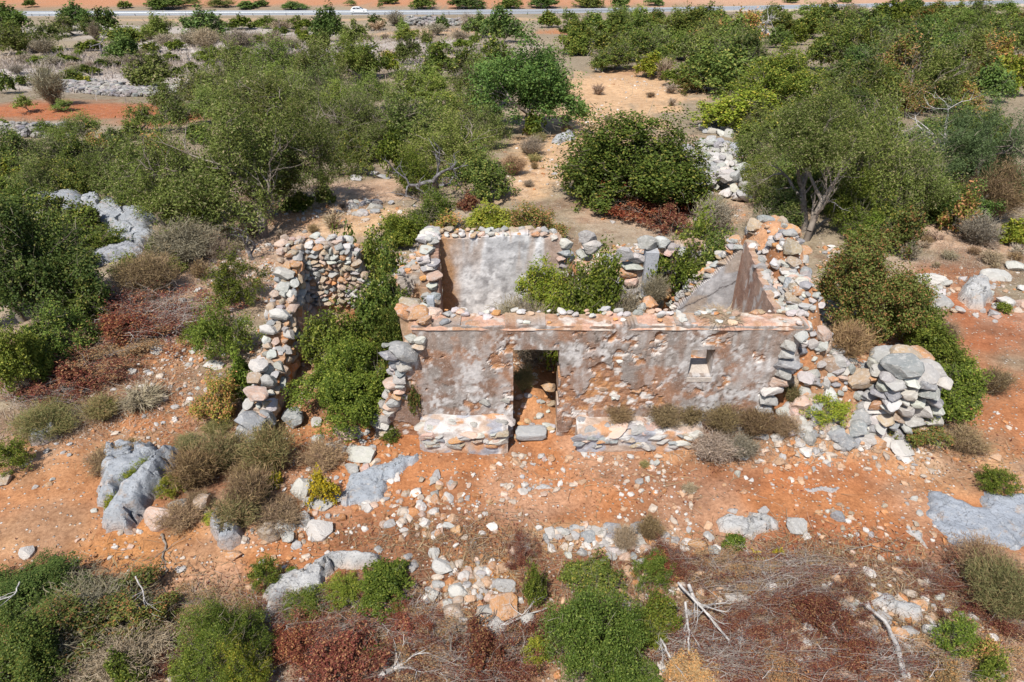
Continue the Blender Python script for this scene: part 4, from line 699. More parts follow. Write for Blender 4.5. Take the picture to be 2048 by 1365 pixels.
# ------------------------------------------------------------------ branches and tubes
def tubes(S, sides=5):
    S = np.array(S, float); p0, p1, r0, r1 = S[:, 0:3], S[:, 3:6], S[:, 6], S[:, 7]; d = p1 - p0; d /= np.linalg.norm(d, axis=1, keepdims=True) + 1e-9
    a = np.cross(d, np.where(np.abs(d[:, 2:3]) > .9, [[1., 0, 0]], [[0, 0, 1.]])); a /= np.linalg.norm(a, axis=1, keepdims=True) + 1e-9; b = np.cross(d, a); n = len(S)
    an = np.linspace(0, 2 * math.pi, sides, endpoint=False); c, s = np.cos(an), np.sin(an)
    ring = a[:, None, :] * c[None, :, None] + b[:, None, :] * s[None, :, None]
    V = np.concatenate([p0[:, None] + ring * r0[:, None, None], p1[:, None] + ring * r1[:, None, None]], 1).reshape(-1, 3)
    k = np.arange(sides); k2 = (k + 1) % sides; base = (np.arange(n) * 2 * sides)[:, None]
    F = np.stack([base + k, base + k2, base + sides + k2, base + sides + k], -1).reshape(-1, 4); return V, F
def growb(r, p, d, L, rad, depth, out, kids=3, spread=.6, up=.15, wob=.18, steps=3, taper=.62):
    for i in range(steps):
        d2 = d + r.normal(size=3) * wob; d2[2] += up * .3; d2 /= np.linalg.norm(d2); q = p + d2 * L / steps; r1 = rad * (1 - (1 - taper) * (i + 1) / steps) if depth > 0 else rad * (1 - .85 * (i + 1) / steps)
        out.append((*p, *q, rad * (1 - (1 - taper) * i / steps) if depth > 0 else rad * (1 - .85 * i / steps), r1)); p, d = q, d2
        if depth > 0 and i < steps - 1 and r.random() < .6:
            s = d + r.normal(size=3) * spread; s[2] += up; s /= np.linalg.norm(s); growb(r, p, s, L * r.uniform(.45, .7), r1 * .55, depth - 1, out, kids, spread, up, wob, steps, taper)
    if depth > 0:
        for _ in range(kids):
            s = d + r.normal(size=3) * spread; s[2] += up; s /= np.linalg.norm(s); growb(r, p, s, L * r.uniform(.55, .85), rad * taper * .8, depth - 1, out, kids, spread, up, wob, steps, taper)
def norm_unit(V):
    lo, hi = V.min(0), V.max(0); s = max(hi[0] - lo[0], hi[1] - lo[1]); V = V.copy(); V[:, :2] = (V[:, :2] - (lo[:2] + hi[:2]) / 2) / s; V[:, 2] = V[:, 2] / hi[2]; return V
def stems_proto(kind, seed):
    r = np.random.default_rng(seed); S = []
    if kind == 'tree':
        growb(r, np.zeros(3), np.array([r.normal() * .2, r.normal() * .2, 1.]), .5, .045, 4, S, 2, .55, .25)
    elif kind == 'shrub':
        for k in range(7):
            a = r.uniform(0, 6.28); growb(r, np.array([math.cos(a), math.sin(a), 0]) * .04, np.array([math.cos(a) * .8, math.sin(a) * .8, 1.]), .45, .014, 3, S, 2, .5, .12)
    V, F = tubes(S, 5); return mk('stems_' + kind, norm_unit(V) * np.array([.93, .93, .93]), F, BARK, smooth=True)
STEMS = {k: [stems_proto(k, s) for s in (1, 2, 3)] for k in ('tree', 'shrub')}

# ------------------------------------------------------------------ crowns: leaf-sized faces in nested clumps
def dirs(r, n):
    d = r.normal(size=(n, 3)); return d / np.linalg.norm(d, axis=1, keepdims=True)
SHAPES = {  # lobes, lobe radius range, subclump count, subclump radius factor, leaf aspect, outward bias, squash
    'dome': (26, (.11, .22), 22, .36, .5, .6, .6), 'clumpy': (17, (.12, .24), 15, .42, .62, .55, .6), 'wispy': (26, (.09, .19), 18, .55, .34, .15, .8), 'spread': (22, (.08, .18), 14, .55, .5, .3, .5), 'feather': (30, (.09, .19), 22, .45, .24, .2, .7)}
LODS = {0: (.0105, 66000), 1: (.018, 24000), 2: (.032, 8500), 3: (.055, 2800)}
CROWN = {}
def crown(shape, lod, var):
    key = (shape, lod, var)
    if key in CROWN: return CROWN[key]
    r = np.random.default_rng(hash((len(shape), ord(shape[0]), ord(shape[1]), var)) % 99999); nl, (ra, rb), nsub, fs, asp, outb, sq = SHAPES[shape]; s, N = LODS[lod]
    if shape in ('wispy', 'spread'): N = int(N * .8)
    d = dirs(r, nl * 3); d = d[d[:, 2] > -.25][:nl]; nl = len(d); rl = r.uniform(ra, rb, nl)
    irr = 1 - .3 * r.random(nl) * (1.3 if shape in ('wispy', 'spread', 'clumpy') else .6)
    c = d * ((.5 - rl) * irr)[:, None]; c[:, 2] = np.abs(c[:, 2]) * 1.0; c = np.concatenate([c, [[0, 0, .16]]]); rl = np.concatenate([rl, [.3]]); nl += 1
    lob = r.choice(nl, N, p=rl ** 2 / (rl ** 2).sum())
    sd = np.stack([dirs(r, nsub) for _ in range(nl)]); sd[:, :, 2] = np.abs(sd[:, :, 2]) * 1.15 - .25; rad_sub = r.uniform(.55, 1.05, (nl, nsub)); sub = r.integers(0, nsub, N)
    q = c[lob] + sd[lob, sub] * (rl[lob] * rad_sub[lob, sub])[:, None]; d2 = dirs(r, N); d2[:, 2] += .25
    rr = r.random(N) ** .55; pos = q + d2 * (rl[lob] * fs * rr)[:, None]
    if shape in ('wispy', 'feather', 'spread'):
        k = r.random(N) < .16; pos[k] += (sd[lob, sub] * .9 + [[0, 0, .5]])[k] * (r.random(k.sum()) ** 2 * .10)[:, None]
    dr = pos / (np.linalg.norm(pos, axis=1, keepdims=True) + 1e-6); pos = pos * (1 + (vn3(dr * 2.3 + var * 7 + 11) - .5) * .7 * (1.25 if shape in ('wispy', 'spread') else .9))[:, None]
    z = pos[:, 2]; pos[:, 2] = z + .12
    gap = vn3(pos * 9 + var * 5 + 3) * .6 + vn3(pos * 19 + var) * .4; ok = (pos[:, 2] > .0) & (gap > {'wispy': .43, 'spread': .44, 'feather': .40, 'clumpy': .40, 'dome': .37}[shape] + .05 * r.random(N)); pos, d2, lob, sub = pos[ok], d2[ok], lob[ok], sub[ok]; N = len(pos)
    zt = np.percentile(pos[:, 2], 99.7); pos[:, 2] *= 1.0 / zt; sxy = np.percentile(np.abs(pos[:, :2]), 99.5); pos[:, :2] *= .5 / sxy
    nrm = d2 * outb + dirs(r, N) * .75 + [[-.05, -.1, .35]]; nrm /= np.linalg.norm(nrm, axis=1, keepdims=True)
    t = dirs(r, N); t[:, 2] += .3; t -= (t * nrm).sum(1, keepdims=True) * nrm; t /= np.linalg.norm(t, axis=1, keepdims=True) + 1e-9; b = np.cross(nrm, t); L = s * r.uniform(.7, 1.35, (N, 1))
    L = L * np.array([[1, 1, 1.0]])
    V = np.stack([pos - t * L, pos + b * L * asp, pos + t * L, pos - b * L * asp], 1).reshape(-1, 3); V[:, 2] = np.maximum(V[:, 2], 0)
    cv = r.random((nl, nsub)); v = np.clip(.5 * r.random(N) + .5 * cv[lob, sub], 0, 1)
    me = mk('crown_' + shape, V, np.arange(4 * N).reshape(N, 4), LEAF['olive'], fattr=v); CROWN[key] = me; return me
def tuft(seed, n, spread=.9, curve=.5, wd=.007):
    r = np.random.default_rng(seed); nst = max(8, n // 40); a = r.uniform(0, 6.28, nst); tl = np.sqrt(r.random(nst)) * spread; bd = np.stack([np.cos(a) * tl, np.sin(a) * tl, np.ones(nst)], -1); bd /= np.linalg.norm(bd, axis=1, keepdims=True)
    k = r.integers(0, nst, n); t0 = r.random(n) * .75; base = bd[k] * t0[:, None] * (.6 + .4 * r.random((n, 1))) * np.array([.62, .62, 1]); d = bd[k] + r.normal(size=(n, 3)) * .38; d[:, 2] = np.abs(d[:, 2]); d /= np.linalg.norm(d, axis=1, keepdims=True)
    L = r.uniform(.14, .36, (n, 1)); s = dirs(r, n); s -= (s * d).sum(1, keepdims=True) * d; s /= np.linalg.norm(s, axis=1, keepdims=True); mid = base + d * L * .55 + r.normal(size=(n, 3)) * .012; tip = mid + (d + r.normal(size=(n, 3)) * .35) * L * .45
    wv = wd * r.uniform(.6, 1.4, (n, 1)); V = np.stack([base - s * wv, base + s * wv, mid + s * wv * .7, mid - s * wv * .7, tip], 1).reshape(-1, 3); i = np.arange(n) * 5
    F = np.concatenate([np.stack([i, i + 1, i + 2], -1), np.stack([i, i + 2, i + 3], -1), np.stack([i + 3, i + 2, i + 4], -1)]); V[:, 2] = np.maximum(V[:, 2], -.02)
    V[:, :2] *= .5 / np.percentile(np.abs(V[:, :2]), 99); V[:, 2] *= 1 / np.percentile(V[:, 2], 99.5); v = r.random(n); v = np.tile(v, 3)
    return mk('tuft', V, F, LEAF['dry'], fattr=v)
TUFT = {0: [tuft(s, 5200, wd=.0045) for s in (1, 2)], 1: [tuft(s, 2200, wd=.007) for s in (3, 4)], 2: [tuft(s, 700, wd=.013) for s in (5, 6)]}
def bushy(seed, n, wd, L0):                               # dry shrub: fans of fine twigs, tips thick with tiny shoots
    r = np.random.default_rng(seed); nst = 46; a = r.uniform(0, 6.28, nst); tl = r.random(nst) ** .6 * 1.05; bd = np.stack([np.cos(a) * tl, np.sin(a) * tl, 1.05 - .35 * tl], -1) * r.uniform(.62, 1.0, (nst, 1))
    k = r.integers(0, nst, n); t0 = r.random(n) ** .55; base = bd[k] * t0[:, None] * [[.5, .5, 1]] + r.normal(size=(n, 3)) * (.035 + .05 * t0[:, None]); d = bd[k] / np.linalg.norm(bd[k], axis=1, keepdims=True) * .9 + r.normal(size=(n, 3)) * .6; d[:, 2] += .25; d /= np.linalg.norm(d, axis=1, keepdims=True); L = L0 * r.uniform(.5, 1.5, (n, 1)); s = np.cross(d, dirs(r, n)); s /= np.linalg.norm(s, axis=1, keepdims=True) + 1e-9; mid = base + d * L * .5; tip = mid + (d + r.normal(size=(n, 3)) * .5) * L * .5; wv = wd * r.uniform(.6, 1.5, (n, 1))
    V = np.stack([base - s * wv, base + s * wv, mid + s * wv, mid - s * wv, tip], 1).reshape(-1, 3); i = np.arange(n) * 5; F = np.concatenate([np.stack([i, i + 1, i + 2], -1), np.stack([i, i + 2, i + 3], -1), np.stack([i + 3, i + 2, i + 4], -1)]); V[:, 2] = np.maximum(V[:, 2], -.02); V[:, :2] *= .5 / np.percentile(np.abs(V[:, :2]), 98.5); V[:, 2] *= 1 / np.percentile(V[:, 2], 99)
    return mk('bushy', V, F, LEAF['dry'], fattr=np.tile(.4 * r.random(n) + .6 * r.random(nst)[k], 3))
BUSHY = {0: [bushy(s, 15000, .0028, .085) for s in (1, 2, 3)], 1: [bushy(s, 7000, .0042, .11) for s in (3, 4)], 2: [bushy(s, 1800, .009, .14) for s in (5, 6)]}
SPRIG = [bushy(60 + s, 700, .0012, .10) for s in range(3)]
SPEC = {'tallm': ('mastic_shrub', 'shrub', 'clumpy', 'lime', 'shrub'), 'rustdome': ('rusty_shrub', 'shrub', 'dome', 'rusty', 'shrub'), 'tall': ('olive_tree', 'tree', 'wispy', 'olive', 'tree'),  # object name, category, crown shape, leaf material, stems
    'olive': ('olive_tree', 'tree', 'wispy', 'olive', 'tree'), 'pale': ('almond_tree', 'tree', 'wispy', 'pale', 'tree'), 'carob': ('carob_tree', 'tree', 'clumpy', 'carob', 'tree'), 'soft': ('tamarisk_tree', 'tree', 'feather', 'soft', 'tree'), 'dark': ('evergreen_tree', 'tree', 'clumpy', 'dark', 'tree'),
    'round': ('olive_tree', 'tree', 'dome', 'olive', 'tree'), 'domeg': ('evergreen_tree', 'tree', 'dome', 'kermes', 'tree'), 'mastic': ('mastic_shrub', 'shrub', 'dome', 'mastic', 'shrub'), 'kermes': ('oak_shrub', 'shrub', 'clumpy', 'kermes', 'shrub'), 'lime': ('evergreen_shrub', 'shrub', 'clumpy', 'lime', 'shrub'), 'masticc': ('mastic_shrub', 'shrub', 'clumpy', 'mastic', 'shrub'),
    'yellow': ('flowering_shrub', 'shrub', 'spread', 'yellow', 'shrub'), 'rusty': ('rusty_shrub', 'shrub', 'spread', 'rusty', 'shrub'), 'autumn': ('deciduous_shrub', 'shrub', 'spread', 'autumn', 'shrub'), 'scrub': ('scrub_bush', 'shrub', 'spread', 'kermes', 'shrub'), 'olives': ('wild_olive_shrub', 'shrub', 'wispy', 'olive', 'shrub'), 'fern': ('heath_shrub', 'shrub', 'feather', 'lime', 'shrub'), 'heath': ('heath_shrub', 'shrub', 'feather', 'mastic', 'shrub'),
    'leafy': ('leafy_shrub', 'shrub', 'wispy', 'mastic', 'shrub'), 'red': ('dead_shrub', 'dead shrub', 'spread', 'red', 'shrub'), 'maroon': ('dead_shrub', 'dead shrub', 'spread', 'maroon', 'shrub'), 'tan': ('withered_shrub', 'dead shrub', 'spread', 'tan', 'shrub'),
    'dry': ('dry_shrub', 'dry shrub', 'tuft', 'dry', None), 'drygreen': ('dry_shrub', 'dry shrub', 'tuft', 'drygreen', None), 'grey': ('twiggy_shrub', 'dry shrub', 'tuft', 'grey', None), 'straw': ('grass_tuft', 'grass', 'tuft', 'straw', None), 'green': ('grass_tuft', 'grass', 'tuft', 'mastic', None)}
def build_plant(sp, base, W_, H_, wpx, label, group=None, tint=None):
    nm, cat, shape, lm, st = SPEC[sp]; rz = random.uniform(0, 6.28); bb = random.uniform(.86, 1.14); tint = tint or [bb * random.uniform(.94, 1.10), bb, bb * random.uniform(.82, 1.0)]
    if shape == 'tuft':
        me = random.choice((TUFT if sp in ('straw', 'green') else BUSHY)[0 if wpx > 100 else 1 if wpx > 45 else 2]); o = ob(nm, me, None, base, (0, 0, rz), (W_, W_, H_), mat=LEAF[lm], color=tint); return tag(o, label, cat, group)
    lod = 0 if wpx > 185 else 1 if wpx > 95 else 2 if wpx > 48 else 3; me = crown(shape, lod, random.randrange(2 if lod < 3 else 3))
    if wpx < 46: o = ob(nm, me, None, base, (0, 0, rz), (W_, W_, H_), mat=LEAF[lm], color=tint); return tag(o, label, cat, group)
    e = empty(nm, base, label, cat, group)
    if wpx > 80 and random.random() < .7: ob('dead_twigs', random.choice(SPRIG), e, base, (0, 0, rz), (W_ * .97, W_ * .97, H_ * .98), mat=LEAF['grey'], color=(.8, .8, .75))['kind'] = 'stuff'
    z0 = H_ * (.42 if sp in ('tall', 'tallm') else .14 if sp == 'pale' else .03 if st == 'tree' else 0)
    ob('crown', me, e, (base[0], base[1], base[2] + z0), (0, 0, rz), (W_, W_, H_ - z0), mat=LEAF[lm], color=tint)
    ob('trunk' if st == 'tree' else 'stems', random.choice(STEMS[st]), e, (base[0], base[1], base[2] - .05), (0, 0, random.uniform(0, 6.28)), (W_ * .95, W_ * .95, H_ * .97)); return e
def plant(sp, cx, top, bot, wpx, label, group=None, tint=None):
    hp = bot - top; pc = (top + bot) / 2; H_ = 1.0
    for _ in range(4):
        p, m = P(cx, pc, H_ * .5, False); W_ = wpx * m; dist = math.hypot(p[1] - CAM[1], p[0]); a = math.atan2(CAM[2] - p[2] - H_ / 2, dist)
        q = max((hp * m) ** 2 - (W_ * .85 * math.sin(a)) ** 2, (.32 * W_) ** 2); H_ = min(math.sqrt(q) / math.cos(a), 2.2 * W_)
    return build_plant(sp, (p[0], p[1], gz(p[0], p[1]) - .03), W_, H_, wpx, label, group, tint)

# ------------------------------------------------------------------ trees and shrubs, by where each one stands
def PL(rows):
    for a in rows: plant(*a)
PL([  # beyond and beside the road
    ('carob', 12, 4, 62, 92, 'dark tree in the far corner beside the road, cut by the picture edge'), ('olive', 22, 46, 106, 84, 'grey green olive in front of the dark corner tree'), ('carob', 148, -4, 48, 72, 'tall dark green tree rising above the road'), ('olive', 92, 36, 92, 74, 'grey olive before the tall dark roadside tree'),
    ('olive', 128, 28, 72, 64, 'smaller grey olive touching the tall dark roadside tree'), ('dark', 209, 17, 60, 46, 'small round dark tree standing alone below the road'), ('pale', 310, 26, 82, 74, 'light green bushy tree below the road'), ('kermes', 240, 52, 86, 80, 'olive green low bush left of the light green bushy tree'), ('carob', 400, 4, 66, 92, 'large bright green round tree cutting across the road'),
    ('mastic', 432, 36, 60, 50, 'low green bush at the foot of the large bright green roadside tree'), ('carob', 650, 8, 78, 68, 'bright dense tree just below the road near the car'), ('round', 707, 40, 94, 56, 'round grey green olive beside the bright dense roadside tree'), ('round', 640, 62, 108, 52, 'dull olive in front of the bright dense roadside tree'), ('dark', 750, 30, 60, 40, 'dark round bush in the stubble under the road'),
    ('pale', 805, 36, 70, 36, 'yellowish green slender tree before the rock retaining wall'), ('kermes', 815, 56, 78, 60, 'green bush at the foot of the yellowish slender tree'), ('carob', 882, 30, 62, 27, 'small solitary green tree before the rock retaining wall'), ('carob', 1010, 8, 78, 84, 'dark green tree rising between the big carob and the road'), ('carob', 958, 26, 74, 60, 'dark tree left of the one between big carob and road'),
    ('mastic', 480, 30, 58, 44, 'yellow green low bush below the road rail'), ('mastic', 535, 32, 56, 60, 'olive green hedge bush below the road rail'), ('mastic', 597, 32, 58, 54, 'second hedge bush below the road rail'), ('pale', 1140, 16, 50, 46, 'dark pale leaved tree right of the orange gap'), ('kermes', 1100, 22, 54, 44, 'green bush next to the orange gap below the road'), ('olive', 1240, 14, 60, 50, 'grey olive poking up against the road'), ('rusty', 1310, 25, 50, 66, 'brown topped bush below the road'), ('pale', 1275, 26, 52, 40, 'yellow green bush beside the brown topped one'), ('grey', 1182, 28, 50, 40, 'dull purple twiggy bush below the road'),
    ('grey', 1180, 30, 54, 34, 'small purple grey bare bush below the road'), ('pale', 1620, 5, 48, 84, 'green round tree by the bend of the road'), ('dark', 1775, 16, 48, 40, 'small dark tree alone on the brown slope'), ('carob', 1822, -4, 20, 60, 'dark green tree at the roadside bend'), ('pale', 2010, 0, 32, 80, 'green scrub at the far corner above the slope'), ('pale', 1720, 14, 50, 60, 'green shrub left of the small dark slope tree'), ('fern', 1700, 14, 36, 40, 'low yellow green shrub by the road bend'), ('rusty', 1870, 10, 50, 80, 'rusty green bush on the brown slope'), ('pale', 1920, 12, 56, 70, 'green bush right of the rusty slope bush'),
])
ft = [(325, -10, 17, 74), (250, 2, 16, 30), (60, -2, 14, 26), (495, 2, 17, 44), (590, 4, 18, 50), (700, -2, 11, 26), (760, 2, 16, 14), (845, -12, 17, 54), (780, -10, 7, 40), (937, -10, 17, 72), (1020, -8, 16, 50), (1085, -10, 15, 56), (1175, -8, 14, 60), (1240, -10, 12, 36), (1310, -4, 11, 40), (440, -6, 14, 60), (380, -8, 12, 50), (1690, -6, 4, 30), (1580, -6, 5, 30), (520, 0, 13, 30)]
ft.sort()
for i, (x, t, b, ww) in enumerate(ft): plant(random.choice(('carob', 'kermes', 'carob', 'olive')), x, t, b, ww, '%s tree from the left in the row beyond the road' % ORD[i], 'trees beyond the road')
PL([  # stony plain
    ('round', 300, 102, 178, 94, 'big round grey olive above the long dry stone wall'), ('kermes', 335, 168, 188, 60, 'dark green low bush under the big round olive'), ('round', 628, 106, 168, 92, 'rounded grey olive at the edge of the stony plain'), ('round', 705, 97, 148, 62, 'dull olive bush right of the rounded plain olive'), ('round', 815, 72, 126, 54, 'grey olive in the purple stubble'), ('lime', 780, 102, 142, 34, 'small yellow green bush in the purple stubble'), ('dark', 795, 140, 156, 32, 'tiny dark bush below the yellow green stubble bush'),
    ('mastic', 500, 100, 140, 62, 'low yellow green cushion bush on the stony plain'), ('mastic', 420, 94, 123, 62, 'low cushion bush under bare twigs on the stony plain'), ('mastic', 180, 80, 103, 44, 'compact green cushion bush in the dry grass'), ('mastic', 350, 79, 100, 40, 'small green cushion bush right of the dense tree'), ('carob', 240, 68, 122, 72, 'tangled dark olive tree beside the compact cushion bush'), ('scrub', 200, 116, 134, 44, 'olive bush between the tangled tree and the wall olive'), ('mastic', 83, 113, 128, 62, 'flat green cushion in the dry grass near the edge'),
    ('mastic', 155, 100, 112, 24, 'tiny cushion bush left of the compact one'), ('mastic', 340, 104, 122, 34, 'low bush right of the big round olive'), ('mastic', 380, 124, 140, 40, 'cushion bush with a bare forked branch above'), ('mastic', 462, 125, 142, 36, 'little green cushion below the plain twigs'), ('mastic', 488, 110, 122, 40, 'faint green cushion on the pale plain'), ('mastic', 446, 62, 80, 24, 'small green cushion near the hedge bushes'), ('mastic', 498, 80, 97, 28, 'small round cushion in the middle of the plain'), ('mastic', 545, 95, 108, 22, 'small cushion by the plain twigs'), ('mastic', 612, 62, 88, 44, 'yellow green bush beside the dull olive'), ('mastic', 596, 88, 101, 16, 'tiny green cushion on bare white ground'),
    ('mastic', 880, 82, 102, 46, 'yellow green low bush right of the stubble olive'), ('mastic', 925, 78, 98, 48, 'second yellow green low bush right of the stubble olive'), ('olive', 852, 56, 90, 26, 'slim grey olive behind the low yellow green bushes'), ('mastic', 950, 66, 88, 22, 'small green bush near the big carob'), ('mastic', 935, 120, 134, 30, 'little green bush left of the big carob'), ('kermes', 300, 84, 104, 40, 'dark bush below the light green bushy tree'),
    ('grey', 410, 60, 100, 50, 'bare grey bush on the stony plain under the bright tree'), ('grey', 478, 62, 100, 60, 'large bare grey bush in the middle of the plain'), ('grey', 548, 68, 98, 44, 'bare purple bush on white ground'), ('grey', 560, 40, 62, 44, 'bare purple bush before the hedge'), ('grey', 188, 46, 80, 24, 'thin bare grey bush left of the lone dark tree'), ('grey', 300, 60, 80, 36, 'bare twigs beside the light green tree'), ('grey', 518, 66, 84, 30, 'small bare bush near the plain centre'), ('grey', 790, 24, 50, 40, 'bare brown bush by the rock retaining wall'), ('grey', 940, 30, 62, 40, 'purple bare bush right of the retaining wall'),
])
PL([  # red field and its edge
    ('grey', 97, 138, 208, 56, 'bare purple tree standing on the edge of the red field'), ('scrub', 145, 136, 170, 66, 'bright green bush behind the bare purple tree'), ('lime', 165, 152, 175, 34, 'yellow green bush at the end of the dry stone wall'), ('scrub', 48, 148, 170, 46, 'low green bush left of the bare purple tree'), ('scrub', 8, 138, 186, 44, 'green bush at the picture edge above the red field'), ('pale', 46, 186, 226, 46, 'small almond tree on the red field, nearest the edge'), ('pale', 122, 198, 222, 50, 'low almond bush on the red field by the bare tree'), ('pale', 285, 204, 264, 76, 'leaning almond tree on the red field'), ('pale', 338, 198, 240, 50, 'thin almond tree right of the leaning one'),
    ('pale', 150, 222, 290, 100, 'pale spreading tree at the near edge of the red field'), ('pale', 90, 236, 280, 50, 'pale bush left of the spreading tree'), ('pale', 8, 234, 262, 40, 'pale bush at picture edge beside the stone wall'), ('scrub', 40, 270, 300, 60, 'bright low scrub below the rough stone wall'), ('dark', 225, 256, 298, 60, 'dark bush below the leaning almond tree'), ('pale', 190, 274, 304, 50, 'pale bush next to the dark one'), ('grey', 52, 240, 262, 26, 'small grey bush on the red field edge'),
])
PL([  # thicket on the slope behind the ruin
    ('pale', 405, 132, 212, 100, 'light green tree crown beyond the big olive'), ('pale', 580, 148, 212, 110, 'pale green tree with dark shade below it'), ('olive', 520, 135, 260, 190, 'high olive crown at the back of the big olive'), ('olive', 460, 150, 450, 330, 'biggest wild olive, spreading left of the sandy clearing'), ('olive', 610, 185, 415, 220, 'olive leaning over the sandy clearing'), ('olive', 350, 240, 450, 200, 'olive thicket on the left flank of the biggest olive'), ('olives', 255, 260, 410, 160, 'grey olive scrub above the fissured outcrop'), ('scrub', 160, 290, 360, 100, 'yellowish scrub above the whaleback rock'),
    ('autumn', 150, 280, 345, 80, 'golden green bush in the left scrub'), ('olives', 70, 310, 400, 100, 'grey green scrub bush above the whaleback'), ('lime', 20, 318, 372, 60, 'golden bush at the picture edge'), ('scrub', 40, 360, 420, 100, 'yellow green scrub beside the whaleback rock'), ('scrub', 280, 330, 420, 120, 'scrub bush right above the fissured outcrop'), ('leafy', 400, 380, 446, 90, 'dark green bush at the foot of the biggest olive'), ('heath', 350, 395, 452, 70, 'green bush between outcrop and biggest olive'), ('masticc', 592, 382, 422, 66, 'bright green low bush at the edge of the clearing'), ('scrub', 648, 366, 412, 50, 'green and rusty bush at the edge of the clearing'),
    ('pale', 745, 135, 222, 100, 'pale green tree left of the big carob'), ('pale', 860, 140, 226, 150, 'broad yellow green tree in front of the big carob'), ('olive', 700, 170, 310, 190, 'grey olive in the middle of the thicket'), ('olive', 810, 165, 310, 180, 'grey green olive behind the broad yellow one'), ('scrub', 950, 165, 260, 110, 'green bush beside the big carob'), ('scrub', 700, 258, 350, 110, 'yellow green bush above the clearing rocks'), ('masticc', 785, 252, 352, 70, 'deep green upright shrub above the clearing'), ('olive', 905, 212, 352, 210, 'broad yellow green wild olive behind the dead tree'), ('kermes', 960, 285, 400, 120, 'green bush behind the dead tree'), ('leafy', 830, 290, 390, 110, 'leafy shrub around the dead tree trunk'),
    ('carob', 1055, 62, 255, 232, 'biggest dark carob tree beside the sandy track', None, (.85, .95, .8)), ('masticc', 1068, 222, 276, 44, 'small green shrub at the foot of the biggest carob'), ('kermes', 1235, 80, 140, 100, 'green scrub at the head of the sandy track'), ('lime', 1310, 105, 150, 70, 'yellow green bush right of the track head'), ('olive', 1180, 48, 84, 70, 'grey olive behind the track head'), ('kermes', 1155, 66, 110, 60, 'green bush on the shoulder of the biggest carob'), ('scrub', 1290, 56, 120, 110, 'green thicket around the white pointed boulder'), ('mastic', 1365, 132, 172, 80, 'green cushion at the bend of the track'), ('straw', 1328, 116, 160, 36, 'tan dry bush beside the green cushion'), ('rusty', 1380, 148, 186, 70, 'rusty low bush below the green cushion'),
    ('kermes', 1262, 212, 408, 300, 'large dense evergreen bush beside the track, red leaves at its foot'), ('kermes', 1200, 270, 400, 150, 'left shoulder of dense evergreen beside the track'), ('masticc', 1340, 270, 408, 150, 'right shoulder of dense evergreen beside the red leaves'), ('red', 1280, 350, 435, 170, 'bright red dead foliage under the dense evergreen'), ('red', 1400, 362, 425, 70, 'small tuft of red dead leaves by the grey wall'), ('red', 1210, 330, 400, 60, 'rust coloured dead leaves low in the dense evergreen'), ('maroon', 1340, 400, 465, 110, 'dark red dead twigs lying on the pink soil'), ('kermes', 1460, 60, 180, 170, 'tall mixed green thicket in the far scrub'), ('autumn', 1440, 20, 90, 120, 'golden green tree at the far edge of the scrub'), ('dark', 1500, -10, 90, 90, 'dark tree behind the white bare branches'),
    ('olive', 1480, 60, 160, 130, 'grey olive left of the domed evergreen'), ('domeg', 1570, 86, 235, 210, 'great domed olive green tree, smooth outline', None, (1.35, 1.3, .9)), ('lime', 1480, 176, 258, 170, 'lime green lobed shrub above the rock pile'), ('lime', 1560, 190, 250, 90, 'lime green lobed shrub right of the first'), ('tall', 1630, 150, 455, 235, 'wild olive with a tall bare trunk near the ruin'), ('olive', 1760, 160, 430, 250, 'grey wild olive right of the tall trunk'), ('dark', 1740, 90, 200, 130, 'dark oak in the middle of the right scrub'), ('pale', 1690, 45, 110, 90, 'golden green bush in the far right scrub'), ('scrub', 1690, 120, 170, 90, 'bright green bush beside the dark oak'), ('olive', 1870, 95, 220, 150, 'grey green tree right of the dark oak'), ('olive', 1830, 40, 110, 120, 'olive tree on the far slope'), ('olive', 1950, 40, 150, 150, 'olive brown tree on the far right slope'), ('autumn', 1960, 92, 150, 60, 'orange and yellow bush among bare branches'), ('lime', 2020, 110, 190, 90, 'yellow green bush at the right picture edge'),
    ('autumn', 1930, 160, 225, 130, 'golden rust bush above the soft grey green tree'), ('soft', 1965, 185, 410, 230, 'soft feathery grey green tree at the right edge'), ('olives', 1800, 260, 450, 200, 'dense leafy shrub with pale branches right of the trunk'), ('leafy', 1720, 330, 470, 110, 'leafy green shrub at the foot of the wild olive'), ('kermes', 1780, 380, 480, 120, 'dark green shrub above the rusty bush'), ('heath', 1735, 420, 490, 90, 'feathery green shrub behind the rusty bush'), ('dark', 1560, 380, 470, 110, 'dark shaded shrub under the wild olive'), ('rusty', 1810, 410, 510, 90, 'dark red and green bush behind the ruin corner'), ('autumn', 1930, 370, 470, 90, 'yellow green bush under the soft feathery tree'), ('dry', 1985, 330, 440, 110, 'brown dry bush under the soft feathery tree'), ('lime', 2030, 430, 490, 60, 'yellow green bush at the edge of the pink slope'), ('grey', 1960, 430, 490, 70, 'grey bare bush on the pink slope'),
])
